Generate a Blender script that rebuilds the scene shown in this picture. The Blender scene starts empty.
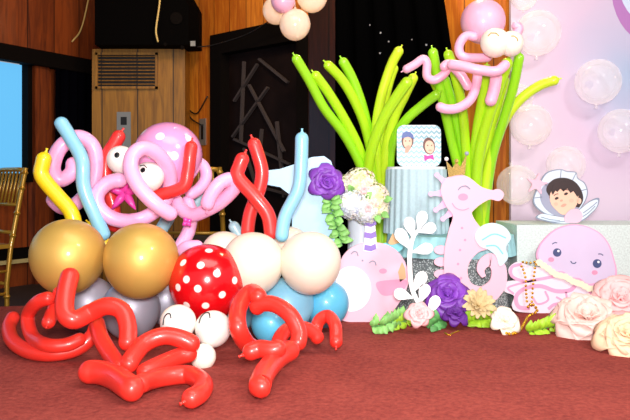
import bpy, bmesh, math, random
from mathutils import Vector, Matrix
random.seed(7)
PI = math.pi
V = Vector
COL = bpy.context.scene.collection
FOC, CZ, HZ = 700.0, 0.62, 182.0
FLOOR2 = -0.22          # hall floor below the carpeted stage

# ------------------------------------------------------------------ helpers
def P(px, py, Y):
    return V(((px-315)/FOC*Y, Y, CZ-(py-HZ)/FOC*Y))
def F(px, py, h=0.035):
    Y = (CZ-h)*FOC/(py-HZ)
    return P(px, py, Y)
def lin(c):
    return tuple(((v/255)/12.92 if v/255 <= .04045 else ((v/255+.055)/1.055)**2.4) for v in c)

class MB:
    def __init__(s): s.v = []; s.f = []
    def add(s, vs, fs):
        n = len(s.v); s.v += [V(p) for p in vs]; s.f += [tuple(i+n for i in f) for f in fs]
        return s
    def box(s, x0, x1, y0, y1, z0, z1, M=None):
        vs = [V((x, y, z)) for x in (x0, x1) for y in (y0, y1) for z in (z0, z1)]
        if M: vs = [M @ p for p in vs]
        return s.add(vs, [(0,1,3,2), (4,6,7,5), (0,4,5,1), (2,3,7,6), (0,2,6,4), (1,5,7,3)])
    def hexa(s, q, d):          # quad q extruded along d
        vs = [V(p) for p in q]+[V(p)+V(d) for p in q]
        return s.add(vs, [(3,2,1,0), (4,5,6,7), (0,1,5,4), (1,2,6,5), (2,3,7,6), (3,0,4,7)])
    def sphere(s, c, r, nu=40, nv=24, ax=None, egg=0.0, sq=(1,1,1)):
        c = V(c); vs = []; fs = []
        R = V((0,0,1)).rotation_difference(V(ax).normalized()).to_matrix() if ax is not None else Matrix.Identity(3)
        for j in range(nv+1):
            th = PI*j/nv
            for i in range(nu):
                ph = 2*PI*i/nu
                z = math.cos(th); k = math.sin(th)*(1+egg*z)
                vs.append(c + R @ V((k*math.cos(ph)*r*sq[0], k*math.sin(ph)*r*sq[1], z*r*(1+abs(egg)*.4)*sq[2])))
        for j in range(nv):
            for i in range(nu):
                a = j*nu+i; b = j*nu+(i+1)%nu
                fs.append((a, a+nu, b+nu, b))
        return s.add(vs, fs)
    def tube(s, pts, rad, n=18):        # straight polyline sweep with flat ends
        rs = rad if isinstance(rad, (list, tuple)) else [rad]*len(pts)
        pts = [V(p) for p in pts]; vs = []; fs = []
        T = []
        for i in range(len(pts)):
            a = pts[max(0, i-1)]; b = pts[min(len(pts)-1, i+1)]
            t = (b-a); T.append(t.normalized() if t.length > 1e-9 else (T[-1] if T else V((0,0,1))))
        N = T[0].orthogonal().normalized()
        for i, p in enumerate(pts):
            if i: N = T[i-1].rotation_difference(T[i]) @ N
            N = (N-T[i]*N.dot(T[i])).normalized(); B = T[i].cross(N)
            for k in range(n):
                a = 2*PI*k/n
                vs.append(p+(N*math.cos(a)+B*math.sin(a))*rs[i])
        for i in range(len(pts)-1):
            for k in range(n):
                a = i*n+k; b = i*n+(k+1)%n
                fs.append((a, b, b+n, a+n))
        fs.append(tuple(range(n-1, -1, -1))); fs.append(tuple(range((len(pts)-1)*n, len(pts)*n)))
        return s.add(vs, fs)
    def plate(s, pts, d):               # polygon (list of Vectors) extruded along d
        n = len(pts); vs = [V(p) for p in pts]+[V(p)+V(d) for p in pts]
        fs = [tuple(range(n)), tuple(range(2*n-1, n-1, -1))]
        for i in range(n):
            j = (i+1) % n; fs.append((i, i+n, j+n, j))
        return s.add(vs, fs)

def catmull(pts, per=6, closed=False):
    pts = [V(p) for p in pts]; out = []; n = len(pts)
    if n < 3: return pts
    rng = range(n if closed else n-1)
    for i in rng:
        if closed: p0, p1, p2, p3 = pts[i-1], pts[i], pts[(i+1) % n], pts[(i+2) % n]
        else:
            p1, p2 = pts[i], pts[i+1]
            p0 = pts[i-1] if i else p1*2-p2
            p3 = pts[i+2] if i+2 < n else p2*2-p1
        for k in range(per):
            t = k/per
            out.append(.5*((2*p1)+(p2-p0)*t+(2*p0-5*p1+4*p2-p3)*t*t+(3*p1-p0-3*p2+p3)*t**3))
    if not closed: out.append(pts[-1])
    return out

def balloon_tube(pts, r, tip=True, r1=None):
    """modelling balloon: swept curve with round ends and, on the last end, a knotted tip"""
    c = catmull(pts, 9)
    d = [0]
    for i in range(1, len(c)): d.append(d[-1]+(c[i]-c[i-1]).length)
    L = d[-1]; r1 = r if r1 is None else r1
    q = []; R = []
    def at(s):
        for i in range(1, len(c)):
            if d[i] >= s or i == len(c)-1:
                return c[i-1].lerp(c[i], min(1, max(0, (s-d[i-1])/max(1e-9, d[i]-d[i-1]))))
    stops = [r*(1-math.cos(PI/2*k/7)) for k in range(8)]
    m = max(6, int(L/(r*.35)))
    mid = [r+(L-r-r1)*k/m for k in range(1, m)]
    end = [L-r1*(1-math.cos(PI/2*k/7)) for k in range(7, -1, -1)]
    if L < r+r1+.001: mid = []
    for s in stops+mid+end:
        p = at(s); t = s/L; rr = r*(1-t)+r1*t
        e0 = min(1, s/r); e1 = min(1, (L-s)/r1)
        k = math.sqrt(max(0, 1-(1-e0)**2))*math.sqrt(max(0, 1-(1-e1)**2))
        q.append(p); R.append(max(rr*k, rr*.03))
    mb = MB().tube(q, R, 20)
    if tip:
        t = (c[-1]-c[-3]).normalized()
        e = c[-1]-t*r1*.12
        mb.tube([e-t*r1*.05, e+t*r1*.18, e+t*r1*.4, e+t*r1*.62, e+t*r1*.66], [r1*.34, r1*.2, r1*.12, r1*.2, r1*.02], 10)
    return mb

def link(o, parent):
    COL.objects.link(o)
    if parent: o.parent = parent
    return o
def world_loc(o):
    l = V((0,0,0))
    while o: l += o.location; o = o.parent
    return l
def obj(name, mb, m, parent=None, smooth=True, origin=None, sharp=None):
    me = bpy.data.meshes.new(name)
    if parent is not None: off = world_loc(parent)
    elif origin is not None: off = V(origin)
    else:
        xs = [p.x for p in mb.v]; ys = [p.y for p in mb.v]; zs = [p.z for p in mb.v]
        off = V(((min(xs)+max(xs))/2, (min(ys)+max(ys))/2, min(zs)))
    me.from_pydata([p-off for p in mb.v], [], mb.f); me.update()
    bm = bmesh.new(); bm.from_mesh(me); bmesh.ops.recalc_face_normals(bm, faces=bm.faces); bm.to_mesh(me); bm.free()
    me.materials.append(m)
    if smooth:
        me.polygons.foreach_set('use_smooth', [True]*len(me.polygons))
        if sharp: me.set_sharp_from_angle(angle=math.radians(sharp))
    o = bpy.data.objects.new(name, me)
    if parent is None: o.location = off
    return link(o, parent)
def tag(o, label, cat, group=None, kind=None):
    if label: o['label'] = label
    if cat: o['category'] = cat
    if group: o['group'] = group
    if kind: o['kind'] = kind
    return o
def thing(name, loc, label, cat, group=None):
    o = bpy.data.objects.new(name, None); o.location = loc; o.empty_display_size = .05
    link(o, None); return tag(o, label, cat, group)
def struct(name, mb, m, smooth=False):
    o = obj(name, mb, m, smooth=smooth); o['kind'] = 'structure'; return o
def copy_tree(o, parent=None):
    c = o.copy(); COL.objects.link(c); c.parent = parent
    for ch in list(o.children): copy_tree(ch, c)
    return c

# ------------------------------------------------------------------ materials
def newmat(name):
    m = bpy.data.materials.new(name); m.use_nodes = True
    nt = m.node_tree; return m, nt, nt.nodes['Principled BSDF']
def mat(name, c, rough=.5, metal=0, coat=0, sss=0, trans=0, emit=None, es=1, spec=.5, var=0, vscale=8, bump=0, bscale=60):
    m, nt, b = newmat(name)
    b.inputs['Base Color'].default_value = (*lin(c), 1)
    b.inputs['Roughness'].default_value = rough; b.inputs['Metallic'].default_value = metal
    b.inputs['Coat Weight'].default_value = coat; b.inputs['Coat Roughness'].default_value = .12
    b.inputs['Specular IOR Level'].default_value = spec
    b.inputs['Transmission Weight'].default_value = trans
    if sss:
        b.inputs['Subsurface Weight'].default_value = sss; b.inputs['Subsurface Radius'].default_value = (.03,.02,.015)
        b.inputs['Subsurface Scale'].default_value = .5
    if emit:
        b.inputs['Emission Color'].default_value = (*lin(emit), 1); b.inputs['Emission Strength'].default_value = es
    if var or bump:
        tc = nt.nodes.new('ShaderNodeTexCoord')
    if var:
        nz = nt.nodes.new('ShaderNodeTexNoise'); nz.inputs['Scale'].default_value = vscale; nz.inputs['Detail'].default_value = 5
        nt.links.new(tc.outputs['Object'], nz.inputs['Vector'])
        rp = nt.nodes.new('ShaderNodeValToRGB')
        l = lin(c)
        rp.color_ramp.elements[0].position = .3; rp.color_ramp.elements[1].position = .7
        rp.color_ramp.elements[0].color = (*[x*(1-var) for x in l], 1); rp.color_ramp.elements[1].color = (*[min(1, x*(1+var)) for x in l], 1)
        nt.links.new(nz.outputs['Fac'], rp.inputs['Fac']); nt.links.new(rp.outputs['Color'], b.inputs['Base Color'])
    if bump:
        n2 = nt.nodes.new('ShaderNodeTexNoise'); n2.inputs['Scale'].default_value = bscale; n2.inputs['Detail'].default_value = 4
        nt.links.new(tc.outputs['Object'], n2.inputs['Vector'])
        bp = nt.nodes.new('ShaderNodeBump'); bp.inputs['Strength'].default_value = bump; bp.inputs['Distance'].default_value = .01
        nt.links.new(n2.outputs['Fac'], bp.inputs['Height']); nt.links.new(bp.outputs['Normal'], b.inputs['Normal'])
    return m
def latex(name, c, sss=.15, rough=.42, coat=.3, metal=0):
    return mat(name, c, rough, metal, coat, sss)

def dots_mat(name, c, dot, dirs, size, rough=.2):
    """latex with printed round spots at given directions (object space of a ball centred on its origin)"""
    m, nt, b = newmat(name)
    b.inputs['Roughness'].default_value = rough; b.inputs['Coat Weight'].default_value = .5; b.inputs['Coat Roughness'].default_value = .08
    tc = nt.nodes.new('ShaderNodeTexCoord')
    nm = nt.nodes.new('ShaderNodeVectorMath'); nm.operation = 'NORMALIZE'
    nt.links.new(tc.outputs['Object'], nm.inputs[0])
    prev = None
    for d in dirs:
        dn = nt.nodes.new('ShaderNodeVectorMath'); dn.operation = 'DISTANCE'
        nt.links.new(nm.outputs[0], dn.inputs[0]); dn.inputs[1].default_value = V(d).normalized()
        if prev is None: prev = dn.outputs['Value']
        else:
            mn = nt.nodes.new('ShaderNodeMath'); mn.operation = 'MINIMUM'
            nt.links.new(prev, mn.inputs[0]); nt.links.new(dn.outputs['Value'], mn.inputs[1]); prev = mn.outputs[0]
    rp = nt.nodes.new('ShaderNodeMapRange'); rp.inputs['From Min'].default_value = size; rp.inputs['From Max'].default_value = size+.02
    nt.links.new(prev, rp.inputs['Value'])
    mx = nt.nodes.new('ShaderNodeMix'); mx.data_type = 'RGBA'
    mx.inputs[6].default_value = (*lin(dot), 1); mx.inputs[7].default_value = (*lin(c), 1)
    nt.links.new(rp.outputs['Result'], mx.inputs[0]); nt.links.new(mx.outputs[2], b.inputs['Base Color'])
    b.inputs['Subsurface Weight'].default_value = .1; b.inputs['Subsurface Scale'].default_value = .3
    return m

def wood_mat(name, c1, c2, plank=.16, rough=.45, axis=(1,0), grain=1.0):
    """vertical boards: grooves every `plank` along the horizontal direction axis, stretched grain"""
    m, nt, b = newmat(name); b.inputs['Roughness'].default_value = rough; b.inputs['Coat Weight'].default_value = .2
    g = nt.nodes.new('ShaderNodeNewGeometry')
    dot = nt.nodes.new('ShaderNodeVectorMath'); dot.operation = 'DOT_PRODUCT'
    nt.links.new(g.outputs['Position'], dot.inputs[0]); dot.inputs[1].default_value = (axis[0], axis[1], 0)
    dv = nt.nodes.new('ShaderNodeMath'); dv.operation = 'DIVIDE'; dv.inputs[1].default_value = plank
    nt.links.new(dot.outputs['Value'], dv.inputs[0])
    fl = nt.nodes.new('ShaderNodeMath'); fl.operation = 'FLOOR'; nt.links.new(dv.outputs[0], fl.inputs[0])
    fr = nt.nodes.new('ShaderNodeMath'); fr.operation = 'FRACT'; nt.links.new(dv.outputs[0], fr.inputs[0])
    wn = nt.nodes.new('ShaderNodeTexWhiteNoise'); wn.noise_dimensions = '1D'; nt.links.new(fl.outputs[0], wn.inputs['W'])
    mp = nt.nodes.new('ShaderNodeMapping'); mp.inputs['Scale'].default_value = (14, 14, 1.2)
    off = nt.nodes.new('ShaderNodeVectorMath'); off.operation = 'ADD'
    nt.links.new(g.outputs['Position'], off.inputs[0]); nt.links.new(wn.outputs['Color'], off.inputs[1])
    nt.links.new(off.outputs[0], mp.inputs['Vector'])
    nz = nt.nodes.new('ShaderNodeTexNoise'); nz.inputs['Scale'].default_value = 2.2; nz.inputs['Detail'].default_value = 7; nz.inputs['Distortion'].default_value = 1.2
    nt.links.new(mp.outputs[0], nz.inputs['Vector'])
    rp = nt.nodes.new('ShaderNodeValToRGB'); rp.color_ramp.elements[0].position = .3; rp.color_ramp.elements[1].position = .72
    rp.color_ramp.elements[0].color = (*lin(c1), 1); rp.color_ramp.elements[1].color = (*lin(c2), 1)
    ad = nt.nodes.new('ShaderNodeMath'); ad.operation = 'MULTIPLY_ADD'; ad.inputs[1].default_value = .35
    nt.links.new(wn.outputs['Value'], ad.inputs[0]); 
    sb = nt.nodes.new('ShaderNodeMath'); sb.operation = 'SUBTRACT'; sb.inputs[1].default_value = .17
    nt.links.new(nz.outputs['Fac'], sb.inputs[0]); nt.links.new(sb.outputs[0], ad.inputs[2])
    nt.links.new(ad.outputs[0], rp.inputs['Fac'])
    gr = nt.nodes.new('ShaderNodeMath'); gr.operation = 'LESS_THAN'; gr.inputs[1].default_value = .035
    nt.links.new(fr.outputs[0], gr.inputs[0])
    mx = nt.nodes.new('ShaderNodeMix'); mx.data_type = 'RGBA'; mx.inputs[7].default_value = (*[x*.25 for x in lin(c1)], 1)
    nt.links.new(gr.outputs[0], mx.inputs[0]); nt.links.new(rp.outputs['Color'], mx.inputs[6])
    nt.links.new(mx.outputs[2], b.inputs['Base Color'])
    return m

def bubble_mat(name, tint, dens):
    m, nt, b = newmat(name)
    b.inputs['Base Color'].default_value = (*lin(tint), 1); b.inputs['Roughness'].default_value = .12; b.inputs['Coat Weight'].default_value = .8
    tl = nt.nodes.new('ShaderNodeBsdfTranslucent'); tl.inputs['Color'].default_value = (*lin(tint), 1)
    tl.inputs['Color'].default_value = (*[x*.42 for x in lin(tint)], 1); ms = nt.nodes.new('ShaderNodeAddShader'); nt.links.new(b.outputs[0], ms.inputs[0]); nt.links.new(tl.outputs[0], ms.inputs[1])
    tr = nt.nodes.new('ShaderNodeBsdfTransparent'); lw = nt.nodes.new('ShaderNodeLayerWeight'); lw.inputs['Blend'].default_value = .3
    mr = nt.nodes.new('ShaderNodeMapRange'); mr.inputs['To Min'].default_value = dens; mr.inputs['To Max'].default_value = min(1, dens+.3)
    mx = nt.nodes.new('ShaderNodeMixShader'); out = nt.nodes['Material Output']
    nt.links.new(lw.outputs['Facing'], mr.inputs['Value']); nt.links.new(mr.outputs['Result'], mx.inputs[0])
    nt.links.new(tr.outputs[0], mx.inputs[1]); nt.links.new(ms.outputs[0], mx.inputs[2]); nt.links.new(mx.outputs[0], out.inputs['Surface'])
    return m

def net_mat():
    m, nt, b = newmat('fishnet over teal cloth'); b.inputs['Roughness'].default_value = .8
    tc = nt.nodes.new('ShaderNodeTexCoord'); vo = nt.nodes.new('ShaderNodeTexVoronoi'); vo.inputs['Scale'].default_value = 120
    nt.links.new(tc.outputs['Object'], vo.inputs['Vector'])
    rp = nt.nodes.new('ShaderNodeValToRGB'); rp.color_ramp.elements[0].position = .28; rp.color_ramp.elements[1].position = .5
    rp.color_ramp.elements[0].color = (*lin((206,216,216)), 1); rp.color_ramp.elements[1].color = (*lin((110,120,122)), 1)
    nt.links.new(vo.outputs['Distance'], rp.inputs['Fac']); nt.links.new(rp.outputs['Color'], b.inputs['Base Color'])
    return m

def chevron_mat(cx, cz):
    m, nt, b = newmat('teal and white chevron print'); b.inputs['Roughness'].default_value = .5
    g = nt.nodes.new('ShaderNodeNewGeometry'); sp = nt.nodes.new('ShaderNodeSeparateXYZ'); nt.links.new(g.outputs['Position'], sp.inputs[0])
    def M(op, a, bb=None, c=None):
        n = nt.nodes.new('ShaderNodeMath'); n.operation = op
        for i, x in enumerate((a, bb, c)):
            if x is None: continue
            if hasattr(x, 'is_output'): nt.links.new(x, n.inputs[i])
            else: n.inputs[i].default_value = x
        return n.outputs[0]
    z = M('PINGPONG', M('SUBTRACT', sp.outputs['X'], cx-5), .0125)
    s = M('FRACT', M('DIVIDE', M('ADD', M('SUBTRACT', sp.outputs['Z'], z), 5), .0245))
    k = M('LESS_THAN', s, .42)
    mx = nt.nodes.new('ShaderNodeMix'); mx.data_type = 'RGBA'
    mx.inputs[6].default_value = (*lin((225,234,243)), 1); mx.inputs[7].default_value = (*lin((148,200,212)), 1)
    nt.links.new(k, mx.inputs[0]); nt.links.new(mx.outputs[2], b.inputs['Base Color']); return m

def pastel_mat():
    """printed party backdrop: lilac pink left, pale blue patch on the right, cream towards the bottom"""
    m, nt, b = newmat('pastel printed backdrop'); b.inputs['Roughness'].default_value = .55
    tc = nt.nodes.new('ShaderNodeTexCoord')
    nz = nt.nodes.new('ShaderNodeTexNoise'); nz.inputs['Scale'].default_value = 1.6; nz.inputs['Detail'].default_value = 3; nz.inputs['Distortion'].default_value = .6
    nt.links.new(tc.outputs['Object'], nz.inputs['Vector'])
    g = nt.nodes.new('ShaderNodeNewGeometry'); 
    d = nt.nodes.new('ShaderNodeVectorMath'); d.operation = 'DISTANCE'; d.inputs[1].default_value = P(632, 75, 3.9)
    nt.links.new(g.outputs['Position'], d.inputs[0])
    a = nt.nodes.new('ShaderNodeMath'); a.operation = 'MULTIPLY_ADD'; a.inputs[1].default_value = .35
    nt.links.new(nz.outputs['Fac'], a.inputs[0]); nt.links.new(d.outputs['Value'], a.inputs[2])
    rp = nt.nodes.new('ShaderNodeValToRGB'); e = rp.color_ramp.elements
    e[0].position = .2; e[0].color = (*lin((168,186,214)), 1); e[1].position = .62; e[1].color = (*lin((214,190,214)), 1)
    e.new(.85).color = (*lin((220,198,216)), 1)
    nt.links.new(a.outputs[0], rp.inputs['Fac'])
    vo = nt.nodes.new('ShaderNodeTexVoronoi'); vo.inputs['Scale'].default_value = 9; nt.links.new(tc.outputs['Object'], vo.inputs['Vector'])
    lt = nt.nodes.new('ShaderNodeMath'); lt.operation = 'LESS_THAN'; lt.inputs[1].default_value = .06; nt.links.new(vo.outputs['Distance'], lt.inputs[0])
    mx = nt.nodes.new('ShaderNodeMix'); mx.data_type = 'RGBA'; mx.inputs[7].default_value = (*lin((248,236,246)), 1)
    nt.links.new(lt.outputs[0], mx.inputs[0]); nt.links.new(rp.outputs['Color'], mx.inputs[6]); nt.links.new(mx.outputs[2], b.inputs['Base Color'])
    return m

def sparkle_curtain():
    m, nt, b = newmat('black curtain with sequins'); b.inputs['Roughness'].default_value = .9; b.inputs['Specular IOR Level'].default_value = .0
    tc = nt.nodes.new('ShaderNodeTexCoord'); vo = nt.nodes.new('ShaderNodeTexVoronoi'); vo.inputs['Scale'].default_value = 7
    nt.links.new(tc.outputs['Object'], vo.inputs['Vector'])
    lt = nt.nodes.new('ShaderNodeMath'); lt.operation = 'LESS_THAN'; lt.inputs[1].default_value = .05; nt.links.new(vo.outputs['Distance'], lt.inputs[0])
    mx = nt.nodes.new('ShaderNodeMix'); mx.data_type = 'RGBA'; mx.inputs[6].default_value = (.0008,.0008,.001,1); mx.inputs[7].default_value = (.2,.21,.25,1)
    nt.links.new(lt.outputs[0], mx.inputs[0]); nt.links.new(mx.outputs[2], b.inputs['Base Color']); return m

def flower_mix(name, cols, scale):
    m, nt, b = newmat(name); b.inputs['Roughness'].default_value = .7
    tc = nt.nodes.new('ShaderNodeTexCoord'); vo = nt.nodes.new('ShaderNodeTexVoronoi'); vo.inputs['Scale'].default_value = scale
    nt.links.new(tc.outputs['Object'], vo.inputs['Vector'])
    sp = nt.nodes.new('ShaderNodeSeparateColor'); nt.links.new(vo.outputs['Color'], sp.inputs[0])
    rp = nt.nodes.new('ShaderNodeValToRGB'); e = rp.color_ramp.elements
    e[0].color = (*lin(cols[0]), 1); e[1].color = (*lin(cols[-1]), 1); e[1].position = .9; e[0].position = .1
    for i, c in enumerate(cols[1:-1]): e.new(.1+.8*(i+1)/(len(cols)-1)).color = (*lin(c), 1)
    nt.links.new(sp.outputs[0], rp.inputs['Fac']); nt.links.new(rp.outputs['Color'], b.inputs['Base Color']); return m

def carpet_mat():
    m, nt, b = newmat('maroon carpet'); b.inputs['Roughness'].default_value = .95; b.inputs['Specular IOR Level'].default_value = .1
    tc = nt.nodes.new('ShaderNodeTexCoord')
    n1 = nt.nodes.new('ShaderNodeTexNoise'); n1.inputs['Scale'].default_value = 55; n1.inputs['Detail'].default_value = 6; n1.inputs['Roughness'].default_value = .7
    n2 = nt.nodes.new('ShaderNodeTexNoise'); n2.inputs['Scale'].default_value = 5; n2.inputs['Detail'].default_value = 3
    for n in (n1, n2): nt.links.new(tc.outputs['Object'], n.inputs['Vector'])
    a = nt.nodes.new('ShaderNodeMath'); a.operation = 'MULTIPLY_ADD'; a.inputs[1].default_value = .35
    nt.links.new(n2.outputs['Fac'], a.inputs[0]); nt.links.new(n1.outputs['Fac'], a.inputs[2])
    rp = nt.nodes.new('ShaderNodeValToRGB'); rp.color_ramp.elements[0].position = .45; rp.color_ramp.elements[1].position = .9
    rp.color_ramp.elements[0].color = (*lin((122,50,46)), 1); rp.color_ramp.elements[1].color = (*lin((170,78,68)), 1)
    nt.links.new(a.outputs[0], rp.inputs['Fac']); nt.links.new(rp.outputs['Color'], b.inputs['Base Color'])
    bp = nt.nodes.new('ShaderNodeBump'); bp.inputs['Strength'].default_value = .6; bp.inputs['Distance'].default_value = .006
    nt.links.new(n1.outputs['Fac'], bp.inputs['Height']); nt.links.new(bp.outputs['Normal'], b.inputs['Normal'])
    return m

M = {}
M['carpet'] = carpet_mat()
M['dark_floor'] = mat('dark hall floor', (38,22,20), .7, var=.3)
M['red'] = latex('red latex', (234,50,38))
M['coral_red'] = latex('coral red latex', (232,52,48))
M['pink'] = latex('bubblegum pink latex', (250,176,216), .25)
M['pale_pink'] = latex('pale pink latex', (246,180,206), .25)
M['magenta'] = latex('magenta latex', (236,70,170))
M['yellow'] = latex('yellow latex', (244,208,20))
M['sky'] = latex('sky blue latex', (140,200,226), .2)
M['aqua'] = latex('aqua latex', (92,184,218), .2)
M['mist'] = latex('misty blue latex', (170,206,218), .2)
M['gold'] = mat('pearl gold latex', (214,172,86), .5, .4, .25)
M['silver'] = mat('pearl grey latex', (178,174,188), .48, .35, .3)
M['white_latex'] = latex('ivory latex', (232,222,202), .2)
M['eye_white'] = latex('white latex', (246,236,228), .2)
M['cream_latex'] = latex('cream latex', (248,238,222), .2)
M['pearl'] = bubble_mat('pearly translucent latex', (240,222,200), .7)
M['lime'] = latex('lime green latex', (184,234,34), .2, .32, .5)
M['leaf_lime'] = latex('fresh green latex', (158,228,34), .2, .32, .5)
M['yellow_lime'] = latex('yellow lime latex', (212,242,48), .2, .32, .5)
M['black'] = mat('black ink', (14,12,14), .4)
M['lash'] = mat('marker line', (60,50,52), .5)
M['bubble'] = bubble_mat('clear bubble film', (246,242,238), .16)
M['blue_bubble'] = bubble_mat('bluish bubble film', (225,244,250), .35)
M['white_card'] = mat('white foam card', (250,248,248), .5)
M['pink_card'] = mat('pink foam card', (243,188,206), .5)
M['deep_pink_card'] = mat('deeper pink print', (236,150,182), .5)
M['lilac_pink_card'] = mat('lilac pink card', (232,184,222), .5)
M['cream_card'] = mat('cream print', (250,236,206), .5)
M['pale_blue_card'] = mat('pale blue board', (168,208,236), .45)
M['teal_card'] = mat('teal print', (120,206,218), .5)
M['ice_card'] = mat('ice blue card', (200,226,234), .5)
M['tan_card'] = mat('tan print', (214,170,122), .5)
M['purple_card'] = mat('violet print', (140,110,196), .5)
M['grey_line'] = mat('grey outline print', (136,146,166), .5)
M['shell_card'] = mat('pale shell print', (214,226,238), .5)
M['shell_grey'] = mat('grey shell print', (158,162,184), .5)
M['jelly_bell'] = mat('lilac bell print', (214,198,226), .5, var=.04, vscale=6)
M['jelly_line'] = mat('pink outline print', (238,168,204), .5)
M['jelly_arm'] = mat('pale arm print', (246,226,240), .5)
M['navy'] = mat('dark blue print', (74,84,126), .4)
M['skin'] = mat('printed skin tone', (244,196,170), .5)
M['skin_shade'] = mat('printed blush', (236,160,140), .5)
M['cheek'] = mat('printed cheek', (246,184,160), .5)
M['hair'] = mat('printed dark hair', (58,44,44), .5)
M['brown_hair'] = mat('printed brown hair', (110,72,66), .5)
M['hat_blue'] = mat('printed blue hat', (92,112,170), .5)
M['bow'] = mat('printed magenta bow', (196,64,160), .5)
M['crown'] = mat('gold glitter', (226,190,110), .35, .5, var=.35, vscale=260, bump=.8, bscale=300)
M['gold_bead'] = mat('gold plated bead', (226,172,40), .25, .8)
M['purple_petal'] = mat('purple paper', (128,62,178), .45, var=.3, vscale=14)
M['dark_purple_petal'] = mat('deep purple paper', (98,38,140), .55, var=.2, vscale=14)
M['pink_petal'] = mat('blush pink paper', (246,190,190), .6, var=.06)
M['cream_petal'] = mat('cream paper', (250,234,212), .6, var=.05)
M['peach_petal'] = mat('peach paper', (246,206,170), .6, var=.06)
M['blush_petal'] = mat('dusty pink paper', (244,206,196), .6, var=.06)
M['beige_petal'] = mat('beige paper', (212,188,140), .65, var=.1, vscale=30)
M['leaf'] = mat('green leaf', (136,196,104), .5, var=.3, vscale=18)
M['leaf_bright'] = mat('bright green leaf', (168,214,50), .5, var=.2, vscale=18)
M['leaf_dark'] = mat('deep green leaf', (92,160,86), .5, var=.3, vscale=18)
M['hydra'] = flower_mix('hydrangea florets', [(236,240,196),(250,246,234),(250,240,226),(214,226,150),(248,214,206)], 40)
M['hydra_blue'] = flower_mix('bluish hydrangea florets', [(226,234,246),(250,248,244),(206,216,240),(232,240,206)], 40)
M['vase'] = mat('white ceramic', (226,234,244), .3, coat=.3)
M['cloth'] = mat('pale silver blue cloth', (184,210,218), .8, var=.06, vscale=90)
M['teal_cloth'] = mat('turquoise cloth', (160,216,222), .8, var=.06, vscale=40)
M['net'] = net_mat()
M['box_cloth'] = mat('pale glitter cloth', (208,222,218), .7, var=.14, vscale=120)
M['backdrop'] = pastel_mat()
M['letter'] = mat('mauve print', (178,116,184), .5)
M['letter_in'] = mat('pale blue print', (206,220,240), .5)
M['curtain'] = sparkle_curtain()
M['dark_cloth'] = mat('dark navy drape', (4,4,9), .9, spec=.0)
M['dark_frame'] = mat('near black timber', (9,5,4), .8, spec=.08)
M['bar'] = mat('dark bronze bar', (64,56,56), .6, spec=.2)
M['pane'] = mat('dark smoked glass', (22,13,12), .6, spec=.08, var=.6, vscale=3)
M['glass'] = mat('daylight window', (30,60,80), .1, emit=(96,176,224), es=.95)
M['black_plastic'] = mat('black speaker cloth', (4,3,3), .85, spec=.04, bump=.3, bscale=200)
M['metal'] = mat('grey steel plate', (150,150,148), .35, .6)
M['cord'] = mat('yellowed cable', (210,180,110), .5)
M['black_cord'] = mat('black cable', (18,14,12), .5)
M['chair_gold'] = mat('gold painted wood', (178,134,44), .35, .45, .3)
M['cushion'] = mat('dark seat pad', (24,16,12), .8)
UD = V((.6, -.525, 0)); UD.normalize(); ND = V((-.659, -.753, 0))       # door wall direction, its face normal
UL = V((.48, .78, 0)); UL.normalize(); NL = V((.852, -.524, 0))
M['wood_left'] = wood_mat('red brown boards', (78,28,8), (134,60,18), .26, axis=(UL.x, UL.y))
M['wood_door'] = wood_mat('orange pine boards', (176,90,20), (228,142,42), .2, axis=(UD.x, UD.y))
M['wood_post'] = wood_mat('mahogany boards', (32,10,5), (56,20,10), .3, axis=(UD.x, UD.y))
M['wood_unit'] = wood_mat('yellow oak boards', (118,76,16), (164,112,30), .3, axis=(1, 0))
M['wood_right'] = wood_mat('amber boards', (176,98,20), (214,132,34), .3, axis=(1, 0))
M['sill'] = mat('pale trim', (176,160,110), .5)
M['ceil'] = mat('brown ceiling', (70,44,28), .8)

# ------------------------------------------------------------------ the room
st = [(-3.6,3.02), (-1.9,3.42), (-.2,3.75), (1.2,4.15), (3.2,4.15), (3.2,-1.6), (-3.6,-1.6)]
struct('floor', MB().plate([V((x, y, 0)) for x, y in st], (0,0,FLOOR2)), M['carpet'])
struct('floor', MB().box(-5, 3.4, -2, 8, FLOOR2-.05, FLOOR2), M['dark_floor'])
struct('ceiling', MB().box(-5, 3.4, -.6, 8, 2.75, 2.8), M['ceil'])
A = V((-.874, 6, 0))
def D(t, z, off=0): return A+UD*t+ND*off+V((0,0,z))
def dbox(t0, t1, z0, z1, o0, o1):
    return MB().hexa([D(t0,z0,o0), D(t1,z0,o0), D(t1,z1,o0), D(t0,z1,o0)], ND*(o1-o0))
DH = 1.87
wb = dbox(-1.15, 0, FLOOR2, 2.75, -.1, 0)
for q in (dbox(0, 1.11, DH, 2.75, -.1, 0), dbox(1.45, 2.72, FLOOR2, 2.75, -.1, 0)): wb.add(q.v, q.f)
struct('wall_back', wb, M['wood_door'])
struct('trim_1', dbox(1.11, 1.45, FLOOR2, 2.75, -.08, .02), M['wood_post'])
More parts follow.
